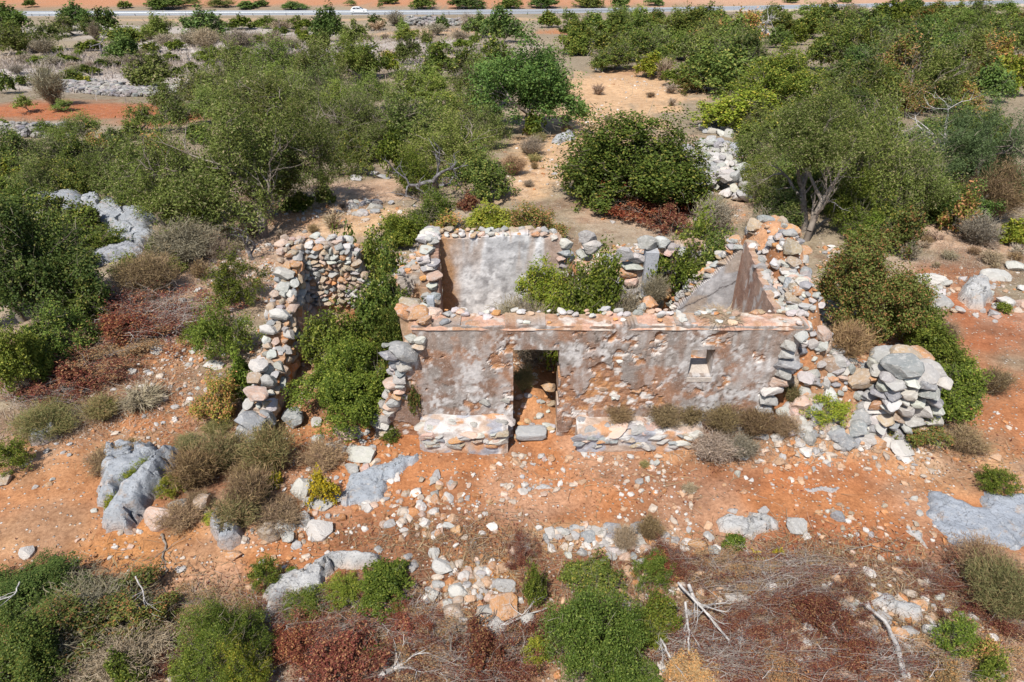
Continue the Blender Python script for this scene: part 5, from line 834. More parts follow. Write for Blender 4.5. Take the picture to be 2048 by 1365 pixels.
PL([  # close behind the ruin
    ('leafy', 860, 370, 470, 130, 'leafy green shrub in front of the dead tree'), ('masticc', 800, 420, 490, 100, 'green shrub behind the ruin next to the white wall'), ('autumn', 890, 420, 490, 130, 'orange flecked shrub behind the white wall'), ('lime', 985, 405, 480, 100, 'bright yellow green shrub behind the white wall'), ('autumn', 1070, 400, 490, 140, 'orange flecked shrub behind the broken back wall'), ('tan', 1060, 436, 492, 120, 'withered tan leaves just behind the back wall'), ('straw', 665, 422, 458, 40, 'spiky dry grass clump on the clearing'), ('grey', 1065, 275, 310, 50, 'grey bare bush beside the track'), ('dry', 1025, 310, 350, 50, 'brown dry bush behind the dead tree'), ('maroon', 935, 385, 420, 50, 'little patch of dark red leaves by the dead tree'), ('grey', 1520, 430, 500, 70, 'bare grey bush on top of the earth bank'), ('grey', 1430, 400, 470, 80, 'bare grey bush by the ruined back wall'), ('drygreen', 1420, 390, 440, 50, 'dry olive green tuft below the grey wall'),
    ('rustdome', 1735, 460, 680, 225, 'big rust flecked bush beside the house corner'), ('mastic', 1830, 560, 690, 120, 'green bush on the right flank of the rust flecked bush'), ('mastic', 1880, 640, 760, 130, 'dark green shrub behind the stone pier'), ('mastic', 1905, 720, 850, 140, 'dense dark green shrub right of the stone pier'), ('dry', 1990, 735, 790, 60, 'round brown dry bush right of the dense dark shrub'), ('rusty', 1830, 800, 890, 120, 'dull green bush below the stone pier'), ('fern', 1640, 825, 890, 95, 'yellow green bush at the foot of the rubble slope'), ('dry', 1665, 760, 830, 75, 'brown dry bush on the rubble slope'), ('dry', 1930, 850, 905, 80, 'pale brown dry bush below the dark shrub'), ('drygreen', 1570, 820, 860, 30, 'small green tuft beside the cream boulder'), ('heath', 2000, 925, 985, 80, 'feathery green bush at the edge of the flat bedrock'), ('leafy', 2010, 600, 625, 40, 'small green plant on the red slope'),
    ('grey', 1900, 500, 520, 30, 'small grey tuft on the red slope'), ('dry', 1890, 645, 690, 50, 'small brown bush on the red slope'), ('grey', 1985, 500, 530, 40, 'grey dry tuft near the white boulders'), ('grey', 1820, 480, 520, 40, 'grey dry tuft above the rounded white boulder'),
])
PL([  # left of the enclosure
    ('dark', 40, 390, 660, 250, 'tall dark tree filling the left edge'), ('kermes', 150, 530, 650, 130, 'dark green bush right of the tall dark tree'), ('domeg', 110, 600, 730, 130, 'round olive green bush in front of the tall dark tree'), ('mastic', 30, 640, 800, 120, 'bright green bush at the left edge below the dark tree'), ('scrub', 190, 450, 510, 130, 'green scrub between the outcrops'), ('leafy', 260, 500, 560, 90, 'green bush right of the low flat slab'), ('kermes', 110, 470, 530, 80, 'scrub bush between tall dark tree and outcrop'), ('grey', 370, 440, 520, 130, 'large grey dry bush in front of the biggest olive'), ('dry', 300, 510, 590, 110, 'brown dry bush on the pale slope'), ('grey', 300, 560, 600, 60, 'grey dry tuft above the red brush heap'), ('scrub', 350, 505, 545, 50, 'small green bush on the pale slope'), ('mastic', 310, 470, 510, 44, 'little green bush beside the low flat slab'),
    ('leafy', 470, 495, 610, 130, 'fresh leafy shrub left of the enclosure wall'), ('leafy', 440, 590, 720, 130, 'trailing leafy shrub on the slope beside the enclosure'), ('mastic', 480, 700, 800, 70, 'green shrub hugging the foot of the enclosure wall'), ('autumn', 430, 740, 840, 110, 'yellow and rust bush on the slope below the enclosure'), ('leafy', 385, 640, 690, 60, 'small leafy sapling on the path edge'), ('drygreen', 200, 790, 840, 70, 'olive green tuft on the path'), ('heath', 210, 795, 832, 40, 'small green plant on the path'), ('straw', 280, 770, 820, 90, 'pale dry grass clump on the slope'), ('drygreen', 90, 810, 875, 110, 'long dry green grass beside the path'), ('heath', 20, 870, 950, 80, 'feathery green bush at the left edge by the path'), ('grey', 440, 480, 520, 50, 'grey dry tuft near the split sapling'), ('dry', 400, 520, 560, 40, 'brown dry tuft on the pale slope'), ('grey', 480, 470, 500, 40, 'grey tuft on the clearing edge'), ('drygreen', 265, 875, 900, 24, 'tiny green tuft on the path'),
])
PL([  # shrubs in front of the enclosure
    ('drygreen', 440, 865, 940, 95, 'olive brown shrub left of the enclosure end'), ('dry', 385, 900, 980, 90, 'brown twiggy shrub behind the split slabs'), ('drygreen', 540, 855, 945, 95, 'grey green shrub below the enclosure end'), ('dry', 495, 940, 1025, 90, 'brown twiggy shrub in the middle of the patch'), ('dry', 640, 890, 935, 90, 'low brown twigs above the yellow bush'), ('drygreen', 470, 990, 1060, 90, 'dull green shrub above the leaning slab'), ('heath', 510, 965, 1010, 50, 'fresh green tuft in the brown shrubs'), ('yellow', 549, 938, 975, 34, 'small yellow flowering tuft'), ('yellow', 640, 930, 1010, 66, 'bright yellow and green flowering bush by the white boulder'), ('fern', 278, 910, 970, 80, 'yellow green bush growing in the split rock'), ('fern', 340, 945, 995, 60, 'yellow green bush right of the split rock'), ('dry', 355, 1010, 1058, 80, 'brown dry bush beside the pinkish boulder'), ('dry', 560, 1000, 1060, 90, 'brown twigs behind the white lump'), ('fern', 252, 885, 915, 24, 'tiny yellow tuft on the split rock'), ('fern', 222, 985, 1020, 34, 'tiny green tuft on the edge of the split rock'), ('dry', 215, 890, 945, 90, 'dark dry twigs above the split rock'),
])
PL([  # foreground
    ('dark', 60, 1110, 1230, 190, 'dark green shrub in the lower left corner'), ('rusty', 150, 1150, 1340, 300, 'wide grey green thicket filling the lower left'), ('kermes', 40, 1230, 1400, 200, 'dark shrub at the bottom left edge'), ('rusty', 270, 1180, 1300, 150, 'twiggy dark green shrub below the orange soil'), ('grey', 180, 1180, 1300, 200, 'tangle of bare grey twigs over the lower left thicket'), ('grey', 250, 1260, 1365, 170, 'second tangle of grey twigs at the bottom'), ('grey', 100, 1270, 1360, 170, 'third tangle of grey twigs at the bottom'), ('mastic', 250, 1290, 1380, 80, 'bright green tuft in the lower left thicket'), ('heath', 440, 1185, 1370, 200, 'tall feathery yellow green shrub at the bottom'), ('heath', 400, 1270, 1400, 130, 'left flank of feathery green shrub at the bottom'), ('fern', 480, 1260, 1390, 120, 'right flank of feathery green shrub at the bottom'), ('heath', 530, 1110, 1180, 70, 'small feathery shrub above the tall one'), ('heath', 580, 1130, 1150, 30, 'tiny green plant above the whitish ledge'),
    ('leafy', 680, 1145, 1215, 110, 'low green shrub on the whitish ledge'), ('masticc', 770, 1130, 1200, 130, 'spreading green shrub right of the ledge'), ('heath', 610, 1180, 1230, 90, 'sparse green shrub on the ledge end'), ('mastic', 740, 1280, 1330, 60, 'small green tuft in the red litter'), ('mastic', 1180, 1160, 1370, 200, 'big dark green bush in the foreground', None, (.72, .8, .9)), ('kermes', 1190, 1110, 1210, 130, 'upper part of dark green foreground growth'), ('lime', 1300, 1180, 1290, 110, 'yellow green flank of the foreground bush', None, (.72, .75, .8)), ('leafy', 1310, 1100, 1180, 100, 'thin reddish green bush behind the foreground bush'), ('mastic', 1250, 1290, 1400, 140, 'lower green lobe of the foreground bush', None, (.75, .82, .9)), ('fern', 1075, 1270, 1330, 60, 'straw yellow tuft beside the foreground bush'), ('mastic', 1470, 1060, 1100, 40, 'small round green plant on the white bedrock patch'), ('leafy', 1070, 1120, 1210, 60, 'thin yellowish shrub beside the orange flagstone'),
    ('heath', 1920, 1225, 1310, 90, 'feathery green shrub in the lower right'), ('leafy', 1990, 1290, 1380, 60, 'green and orange shrub near the lower right corner'), ('autumn', 1975, 1270, 1340, 60, 'orange withered bush near the lower right corner'), ('drygreen', 2010, 1130, 1240, 130, 'grey green bush at the right edge below the bedrock'), ('dry', 1970, 1090, 1170, 110, 'brown twigs below the orange and cream boulder'), ('yellow', 1515, 1100, 1125, 34, 'golden withered leaves in the litter'), ('yellow', 1560, 1090, 1112, 24, 'second golden patch of withered leaves'), ('tan', 1545, 1112, 1140, 40, 'tan withered leaves beside the cut branch'), ('grey', 1250, 1050, 1100, 50, 'grey twig bunch lying in the rubble band'), ('dry', 1300, 1030, 1080, 50, 'dark twig bunch behind the rubble band'), ('heath', 780, 850, 885, 44, 'fresh green plant at the foot of the ragged wall end'), ('grey', 1380, 965, 985, 30, 'small grey twig bunch on the orange yard'), ('drygreen', 1290, 920, 935, 20, 'tiny dry tuft on the orange yard'),
])
PL([('tan', 1560, 1290, 1375, 110, 'withered tan bush at the bottom among cut branches'), ('tan', 1385, 1300, 1385, 120, 'withered tan bush beside the foreground bush foot'), ('maroon', 1705, 1262, 1330, 110, 'dark red withered bush below the flat orange slab'), ('maroon', 965, 1262, 1350, 150, 'dark red withered bush below the fallen log'), ('maroon', 690, 1285, 1370, 170, 'dark red withered bush at the bottom edge'), ('maroon', 590, 1245, 1320, 120, 'dark red withered bush under the ledge end'), ('maroon', 815, 1225, 1285, 80, 'rust red withered bush below the spreading green shrub'), ('maroon', 250, 610, 690, 150, 'dark red withered bush on top of the brush heap'), ('maroon', 130, 710, 790, 150, 'dark red withered bush on the lower brush heap'), ('maroon', 1640, 1180, 1250, 120, 'dark red withered bush beside the bleached bough'), ('maroon', 1330, 1095, 1160, 90, 'reddish withered bush behind the yellow green flank'), ('tan', 1890, 1310, 1375, 80, 'orange tan withered bush at the lower right')])
def WP(rows):                                              # placed by position on or inside the ruin
    for (sp, x, y, z, ww, hh, lb) in rows: build_plant(sp, (x, y, z), ww, hh, ww * 95, lb)
WP([('mastic', -3.35, .75, .0, 2.25, 1.65, 'bright green rounded shrub filling the enclosure'), ('masticc', -3.95, 2.0, .1, 1.5, 1.7, 'mid green shrub behind the bright one in the enclosure'), ('kermes', -2.9, 3.0, .1, 1.6, 2.5, 'tall dull green shrub against the enclosure rear'), ('kermes', -3.2, 4.6, -.1, 1.5, 2.7, 'dark shrub rising over the enclosure rear wall'), ('mastic', -4.1, 4.9, -.1, 1.0, 2.4, 'small green shrub topping the enclosure rear wall'), ('scrub', -2.6, 2.0, .1, 1.1, 1.9, 'thin green shrub beside the house end in the enclosure'), ('rusty', -2.65, .9, .0, .7, 1.2, 'rusty shrub between the bright one and the ragged wall'),
    ('mastic', 1.75, 2.5, .2, 1.75, 2.7, 'tall fresh green shrub inside the house before the white wall'), ('masticc', 1.2, 2.2, .3, 1.5, 1.95, 'lower green shrub inside the house'), ('lime', .95, 1.75, .3, .9, 1.75, 'yellow green tips just behind the front wall'), ('tallm', .75, 2.9, .1, 1.35, 2.25, 'green shrub spreading in front of the whitewashed wall'), ('rusty', 1.25, 2.9, .3, 1.0, 2.1, 'rusty green shrub leaning on the white wall'), ('mastic', 4.55, 4.9, .0, 1.9, 2.85, 'wide dark green shrub behind the grey partition'), ('masticc', 4.05, 3.75, .9, 1.5, 2.05, 'green shrub growing over the inner rubble'), ('kermes', 4.6, 3.85, .8, 1.3, 2.0, 'green shrub beside the dark niche'), ('grey', 2.5, 2.4, .6, .9, 1.3, 'grey bare twigs inside the house'), ('grey', 3.35, 3.3, 1.1, .6, .7, 'pale bare twigs below the dark niche'), ('grey', .1, 3.1, .2, 1.0, 1.1, 'grey grass at the foot of the white wall'),
    ('grey', .42, 1.75, .45, 1.15, 1.45, 'tangle of dry twigs seen through the doorway'), ('drygreen', .25, .95, .35, .5, .6, 'dry green plant just inside the doorway'), ('dry', 3.0, -.22, .38, .62, .42, 'brown shrub against the house front, left one of the row'), ('dry', 3.5, -.2, .38, .45, .38, 'brown shrub under the tiny window'), ('dry', 4.1, -.25, .3, .7, .52, 'brown shrub right of the tiny window'), ('dry', 4.75, -.3, .22, .7, .58, 'brown shrub near the house corner'), ('dry', 5.3, -.35, .2, .55, .45, 'brown shrub at the end of the house front row'), ('dry', 2.1, -.12, .4, .5, .34, 'low reddish shrub on the long bench'), ('grey', 3.9, -.7, .05, .8, .42, 'grey twiggy shrub at the end of the long bench'), ('grey', 4.4, -.7, .05, .6, .4, 'small grey twigs past the long bench'), ('rusty', -1.9, -.05, .5, .35, .75, 'rusty green plant growing up the ragged wall end'), ('straw', 3.9, .3, 2.54, .8, .08, 'dry grass on top of the front wall')])
def fill(n, poly, sps, wr, hr, where, group):              # thicket individuals between the named plants
    xs_ = [p[0] for p in poly]; ys_ = [p[1] for p in poly]; got = []
    for _ in range(n * 30):
        x, y = random.uniform(min(xs_), max(xs_)), random.uniform(min(ys_), max(ys_)); c = False
        for i in range(len(poly)):
            (x1, y1), (x2, y2) = poly[i - 1], poly[i]
            if (y1 > y) != (y2 > y) and x < (x2 - x1) * (y - y1) / (y2 - y1) + x1: c = not c
        if c and all(math.hypot(x - q[0], (y - q[1]) * 1.6) > wr[0] * .6 for q in got): got.append((x, y))
        if len(got) >= n: break
    got.sort()
    for i, (x, y) in enumerate(got):
        ww = random.uniform(*wr); h = ww * random.uniform(*hr); sp = random.choice(sps)
        plant(sp, x, y - h, y, ww, '%s %s from the left %s' % (ORD[min(i, 34)], {'grey': 'bare grey bush', 'dry': 'brown dry bush', 'straw': 'dry grass tuft', 'drygreen': 'dry tuft'}.get(sp, 'bush'), where), group)
fill(22, [(0, 345), (330, 335), (330, 410), (180, 390), (0, 410)], ('olives', 'scrub', 'autumn', 'kermes', 'olives'), (70, 120), (.7, .95), 'in the scrub above the whaleback rock', 'scrub above the whaleback rock')
fill(14, [(330, 200), (640, 150), (640, 260), (330, 280)], ('olive', 'pale', 'olives'), (80, 120), (.7, 1.0), 'in the thicket behind the biggest olive', 'thicket behind the biggest olive')
fill(20, [(640, 150), (1000, 150), (1000, 330), (640, 340)], ('olive', 'pale', 'scrub', 'olives'), (70, 110), (.7, 1.0), 'in the thicket left of the biggest carob', 'thicket left of the biggest carob')
fill(24, [(1670, 80), (2048, 80), (2048, 190), (1700, 260)], ('kermes', 'carob', 'autumn', 'scrub', 'pale', 'dark'), (80, 140), (.65, .95), 'in the scrub around the dark oak', 'scrub around the dark oak')
fill(14, [(1640, 30), (2048, 40), (2048, 120), (1640, 110)], ('rusty', 'pale', 'scrub', 'autumn', 'grey'), (36, 60), (.5, .7), 'on the brown slope below the road bend', 'scrub below the road bend')
fill(22, [(1130, 50), (1420, 50), (1420, 130), (1280, 140), (1130, 110)], ('kermes', 'scrub', 'pale', 'olives'), (44, 76), (.6, .8), 'in the scrub between road and sandy track', 'scrub between road and track')
fill(26, [(1500, 240), (2048, 330), (2048, 470), (1880, 450), (1650, 430), (1520, 420)], ('kermes', 'leafy', 'kermes', 'carob', 'olives'), (80, 140), (.65, .95), 'in the thicket under the wild olives', 'thicket under the wild olives')
fill(8, [(1400, 60), (1500, 60), (1500, 160), (1400, 170)], ('kermes', 'olives', 'scrub', 'autumn'), (70, 110), (.7, .9), 'left of the great domed tree', 'bushes left of the domed tree')
fill(14, [(0, 420), (150, 440), (200, 560), (60, 600), (0, 600)], ('kermes', 'dark', 'scrub'), (60, 90), (.6, .9), 'around the tall dark tree', 'bushes around the tall dark tree')
fill(24, [(1060, 190), (1330, 140), (1380, 200), (1100, 380), (1040, 380)], ('dry', 'grey', 'straw', 'drygreen'), (16, 30), (.6, .9), 'along the sandy track', 'tufts along the sandy track')
fill(16, [(440, 400), (800, 370), (800, 470), (440, 490)], ('dry', 'grey', 'straw'), (14, 26), (.6, .9), 'on the sandy clearing', 'tufts on the sandy clearing')
fill(30, [(0, 100), (250, 100), (400, 160), (0, 150)], ('grey', 'mastic', 'scrub', 'grey'), (16, 40), (.4, .6), 'above the red field', 'tufts above the red field')
fill(30, [(450, 55), (640, 60), (620, 150), (420, 140)], ('grey', 'mastic', 'mastic', 'grey', 'scrub'), (16, 36), (.5, .7), 'on the stony white plain', 'tufts on the stony plain')
fill(12, [(0, 60), (420, 50), (420, 120), (0, 110)], ('olive', 'scrub', 'kermes', 'grey'), (30, 56), (.6, .9), 'on the far left plain', 'bushes on the far plain')
fill(14, [(740, 60), (950, 70), (940, 150), (720, 150)], ('grey', 'straw', 'grey'), (16, 40), (.5, .6), 'in the purple stubble', 'tufts in the stubble')
fill(14, [(1850, 460), (2040, 470), (2040, 540), (1800, 540)], ('grey', 'dry', 'straw'), (18, 36), (.6, .8), 'on the pink slope', 'tufts on the pink slope')

fill(24, [(1130, 44), (2048, 26), (2048, 70), (1130, 76)], ('kermes', 'pale', 'scrub', 'olives', 'rusty'), (34, 64), (.5, .8), 'in the belt of scrub just below the road', 'scrub belt below the road')

fill(16, [(360, 850), (600, 850), (600, 1050), (380, 1060)], ('drygreen', 'dry', 'heath', 'leafy', 'drygreen', 'fern'), (34, 62), (.5, .8), 'in the shrub patch below the enclosure', 'shrub patch below the enclosure')

fill(30, [(1500, 40), (2048, 40), (2048, 160), (1700, 150), (1500, 110)], ('kermes', 'mastic', 'scrub', 'carob', 'olives'), (50, 90), (.55, .8), 'in the dense far scrub right of the track', 'dense far scrub')
fill(24, [(1480, 240), (1640, 260), (2040, 250), (2040, 420), (1900, 430), (1520, 410)], ('kermes', 'mastic', 'scrub', 'leafy'), (60, 100), (.6, .8), 'in the undergrowth below the tall olive', 'undergrowth below the tall olive')
fill(24, [(240, 270), (620, 250), (1000, 200), (980, 330), (640, 330), (420, 420), (260, 400)], ('scrub', 'kermes', 'mastic', 'olives'), (56, 96), (.6, .8), 'in the undergrowth around the biggest olive', 'undergrowth around the biggest olive')
fill(12, [(1280, 60), (1440, 60), (1420, 140), (1300, 140)], ('kermes', 'mastic', 'scrub'), (50, 80), (.6, .8), 'beyond the head of the track', 'scrub beyond the track head')

# ------------------------------------------------------------------ bare dead trees
def deadtree(px, py, hpx, seed, label, mat, lean=(0, 0), spread=.75, depth=4, thick=.05, kids=2, up=.1, name='dead_tree'):
    p, m = P(px, py); r = np.random.default_rng(seed); S = []; growb(r, np.zeros(3), np.array([lean[0], lean[1], 1.]), .45, thick, depth, S, kids, spread, up, .25)
    V, F = tubes(S, 6); V = V / V[:, 2].max() * hpx * m * 1.15; o = ob(name, mk(name, V, F, mat, smooth=True), None, (p[0], p[1], p[2] - .05)); return tag(o, label, 'dead tree')
deadtree(868, 392, 120, 5, 'dark dead tree with a twisted arching crown behind the white wall', DARKB, (.35, 0), .95, 4, .055, 2, -.02)
deadtree(1548, 90, 68, 8, 'white bare dead tree above the domed evergreen', DEAD, (.1, 0), .6)
deadtree(1860, 400, 190, 12, 'tall bleached dead tree in the thicket', DEAD, (-.15, 0), .55, 4, .035)
deadtree(1905, 385, 75, 14, 'bleached fan of bare branches beside the tall dead tree', DEAD, (.9, -.2), .6, 4, .03, 3, -.05)
deadtree(1925, 105, 44, 15, 'pale bare branches above the orange and yellow bush', DEAD, (.5, 0), .7, 3)
deadtree(1612, 465, 170, 21, 'tall grey trunk leaning out of the wild olive', BARK, (-.18, 0), .4, 3, .05)
deadtree(1640, 450, 70, 22, 'bare pale twigs at the foot of the leaning trunk', DEAD, (.3, -.3), .8, 3, .03)
deadtree(505, 520, 80, 25, 'small dark split sapling near the enclosure wall', DARKB, (-.3, 0), .7, 3, .06)
deadtree(1780, 300, 80, 31, 'thin pale dead branches in the olive crown', DEAD, (.1, 0), .7, 3, .03)
deadtree(530, 400, 110, 33, 'pale dead limbs showing through the biggest olive', DEAD, (.1, -.2), .7, 3, .03)
deadtree(478, 225 - 60, 40, 35, 'bare forked shrub on the stony plain', DARKB, (.2, 0), .8, 3, .04)
for i, (x, y, h) in enumerate(((375, 132, 30), (418, 96, 30), (462, 128, 30), (205, 112, 40), (585, 112, 26), (560, 66, 22))):
    deadtree(x, y, h, 50 + i, '%s bare dark stem from the left on the stony plain' % ORD[sorted([375, 418, 462, 205, 585, 560]).index(x)], DARKB, (.2, 0), .8, 3, .04)

# ------------------------------------------------------------------ cut brush heaps
def heap_proto(seed, nb, nl, leafm, wood, lean):
    r = np.random.default_rng(seed); S = []
    for k in range(nb):
        a = r.normal(lean, 1.0); p = np.array([r.normal() * .22, r.normal() * .22, r.uniform(.02, .3)]); d = np.array([math.cos(a), math.sin(a), r.uniform(-.05, .35)]); growb(r, p, d, r.uniform(.12, .3), r.uniform(.0018, .0055), 2, S, 2, .55, .0, .2)
    V, F = tubes(S, 4); V[:, 2] = np.abs(V[:, 2]); S = np.array(S); wt_ = np.clip(vn3(S[:, 0:3] * 7 + seed) - .42, .01, 1) ** 1.5; k = r.choice(len(S), nl, p=wt_ / wt_.sum()); t = r.random((nl, 1)); c = S[k, 0:3] * (1 - t) + S[k, 3:6] * t + r.normal(size=(nl, 3)) * .03; c[:, 2] = np.abs(c[:, 2]); n = dirs(r, nl); n[:, 2] = np.abs(n[:, 2]) + .2; tt = dirs(r, nl); tt -= (tt * n).sum(1, keepdims=True) * n; tt /= np.linalg.norm(tt, axis=1, keepdims=True); n /= np.linalg.norm(n, axis=1, keepdims=True); b = np.cross(n, tt); L = r.uniform(.006, .015, (nl, 1))
    LV = np.stack([c - tt * L, c + b * L * .45, c + tt * L, c - b * L * .45], 1).reshape(-1, 3); zone = r.random(7); cl = r.integers(0, 7, nl)
    return mk('branches', V, F, wood, smooth=True), mk('dead_leaves', LV, np.arange(4 * nl).reshape(nl, 4), LEAF[leafm], fattr=r.random(nl))
PALEW = barkmat('twig_pale', (0.22, 0.18, 0.16), (0.46, 0.41, 0.37)); TW = barkmat('twig_wood', (0.16, 0.12, 0.10), (0.40, 0.34, 0.30))
HEAP = {k: heap_proto(s, nb, nl, lm, wd, ln) for k, s, nb, nl, lm, wd, ln in (('red', 1, 90, 20000, 'maroon', TW, .2), ('red2', 2, 90, 22000, 'maroon', TW, -.6), ('tan', 3, 110, 15000, 'tan', TW, .4), ('grey', 4, 130, 7000, 'maroon', PALEW, .3), ('bright', 5, 60, 18000, 'red', TW, 1.2))}
def brush(kind, cx, cy, wpx, dpx, hm, label, rz=None):
    p, m = P(cx, cy); a = math.atan2(CAM[2] - p[2], p[1] - CAM[1]); W_ = wpx * m; D = dpx * m / math.sin(a); e = empty('brush_heap', p, label, 'brush pile', 'heaps of cut brush'); br, lv = HEAP[kind]; rz = random.uniform(-.4, .4) if rz is None else rz
    for nm, me in (('branches', br), ('dead_leaves', lv)): ob(nm, me, e, (p[0], p[1], p[2] - .02), (0, 0, rz), (W_ * .95, D * .95, hm * 3.0))
for a in (('red', 255, 650, 270, 120, .42, 'large heap of cut branches with dark red leaves on the slope'), ('grey', 290, 660, 230, 90, .5, 'bleached branches lying over the dark red heap'), ('red2', 120, 740, 260, 90, .36, 'lower heap of red brown brush by the left edge'), ('tan', 170, 730, 220, 70, .4, 'tan dry branches over the lower red brown heap'), ('grey', 70, 790, 220, 60, .3, 'grey twigs at the low end of the brush by the path'), ('red', 1310, 420, 200, 50, .35, 'red leaved branches piled below the dense evergreen'),
          ('red', 640, 1290, 230, 110, .25, 'dark red brush below the whitish ledge'), ('bright', 815, 1265, 100, 80, .25, 'bright rust red clump of dead leaves'), ('red2', 700, 1350, 300, 80, .25, 'dark red brush at the bottom edge'), ('tan', 830, 1300, 240, 110, .22, 'tan and grey twigs around the rust red clump'), ('red2', 980, 1310, 220, 110, .3, 'dark red brush below the fallen log'), ('grey', 780, 1230, 230, 80, .2, 'grey twigs below the low green shrubs'), ('red', 1035, 1110, 70, 70, .25, 'narrow dark red clump above the orange flagstone'), ('red', 1330, 1130, 130, 60, .25, 'reddish brush behind the yellow green flank'),
          ('red', 1480, 1310, 280, 110, .2, 'tan withered branches at the bottom'), ('red2', 1640, 1340, 280, 90, .2, 'second spread of tan withered branches at the bottom'), ('red2', 1640, 1215, 170, 80, .25, 'dark red brush beside the bleached bough'), ('red', 1710, 1290, 130, 60, .22, 'dark red patch below the flat orange slab'), ('grey', 1500, 1190, 240, 90, .25, 'tangle of pale twigs right of the foreground bush'), ('grey', 1560, 1140, 260, 60, .2, 'thin branches lying across the reddish litter'), ('tan', 1440, 1150, 170, 70, .2, 'orange brown litter heap behind the pale twigs'), ('grey', 1340, 1290, 200, 110, .3, 'bleached branches leaning on the foreground bush'), ('tan', 1900, 1330, 260, 80, .2, 'orange tan brush at the lower right'), ('red2', 1980, 1230, 170, 70, .22, 'brown brush below the right edge bush'), ('red', 1850, 1160, 190, 60, .12, 'thin dark litter below the flat bedrock'), ('grey', 560, 1230, 180, 80, .2, 'shaded twigs at the end of the whitish ledge'), ('tan', 370, 1220, 150, 70, .15, 'grey brown twigs between the thicket and feathery shrub'), ('grey', 1420, 1330, 260, 80, .4, 'pale tangled branches at the bottom below the foreground bush'), ('grey', 1740, 1330, 260, 80, .35, 'pale tangled branches at the bottom beside the dead bough'), ('red2', 1480, 1250, 160, 70, .3, 'dark red leaves around the rough white lump'), ('grey', 900, 1340, 260, 80, .35, 'pale tangled branches at the bottom beside the stump'), ('red', 1950, 1180, 200, 90, .3, 'brown red brush under the right edge bush'), ('red', 320, 1340, 90, 50, .2, 'small dark red brush patch at the bottom')):
    brush(*a)
# single boughs and logs
def bough(pts, r0, r1, label, mat, z=.06, name='fallen_branch'):
    W = [P(x, y)[0] + np.array([0, 0, z]) for x, y in pts]; S = []; fine = []
    for i in range(len(W) - 1):
        for t in np.linspace(0, 1, 5)[:-1]: fine.append(W[i] * (1 - t) + W[i + 1] * t + np.random.default_rng(i + int(t * 9)).normal(size=3) * r0 * .35)
    fine.append(W[-1]); n = len(fine)
    for i in range(n - 1): S.append((*fine[i], *fine[i + 1], r0 + (r1 - r0) * i / n, r0 + (r1 - r0) * (i + 1) / n))
    r = np.random.default_rng(int(pts[0][0]))
    for k in range(5):
        i = r.integers(n // 3, n - 1); d = fine[min(i + 1, n - 1)] - fine[i]; d = d / np.linalg.norm(d) + r.normal(size=3) * .6; d[2] = abs(d[2]) * .4; growb(r, fine[i], d / np.linalg.norm(d), .3, r0 * .35, 1, S, 2, .5, 0, .15)
    V, F = tubes(S, 8); B = W[0]; o = ob(name, mk(name, V - B, F, mat, smooth=True), None, B); tag(o, label, 'branch')
bough([(1720, 1225), (1760, 1260), (1785, 1310), (1800, 1370)], .018, .045, 'thick blue grey dead bough running off the bottom edge', DEAD, .22)
bough([(325, 1070), (332, 1095), (325, 1115), (335, 1140), (320, 1165)], .022, .008, 'curved thin stick lying on the bare orange soil', BARK, .015)
bough([(890, 1270), (940, 1262), (965, 1258)], .05, .035, 'grey log lying below the tan boulder', BARK, .08); bough([(965, 1262), (1000, 1262), (1050, 1242), (1095, 1225)], .02, .01, 'pale branch reaching from the log to the foreground bush', DEAD, .12)
bough([(1350, 1195), (1400, 1250), (1450, 1310)], .02, .012, 'straight bleached pole beside the foreground bush', DEAD, .35); bough([(1372, 1195), (1385, 1230), (1412, 1240)], .03, .02, 'bent white limb beside the foreground bush', DEAD, .3); bough([(1365, 1230), (1370, 1280), (1372, 1330)], .02, .012, 'upright white limb below the bent one', DEAD, .3); bough([(1300, 1275), (1320, 1310), (1335, 1340)], .02, .012, 'bleached stick at the lower edge of the foreground bush', DEAD, .3)
bough([(880, 1300), (905, 1340), (925, 1375)], .06, .03, 'split grey branch stump at the bottom', BARK, .12); bough([(690, 1260), (680, 1300), (675, 1330)], .035, .03, 'grey stump limb in the red brush', BARK, .12); bough([(755, 1365), (790, 1345), (808, 1338)], .04, .04, 'sawn pale branch end at the bottom', DEAD, .1)
bough([(1555, 1110), (1600, 1122), (1640, 1128)], .015, .006, 'thin cut branch on the brown litter', BARK, .05); bough([(1490, 1105), (1510, 1130), (1530, 1155)], .015, .006, 'forked pale branch under the small round plant', DEAD, .06); bough([(290, 1195), (305, 1225), (310, 1260)], .012, .006, 'pale stick in the lower left thicket', DEAD, .5); bough([(70, 1215), (60, 1240), (20, 1255)], .012, .005, 'bent pale stick in the lower left thicket', DEAD, .6); bough([(1690, 1105), (1740, 1095), (1790, 1110)], .012, .004, 'long thin twig across the red soil', BARK, .05)

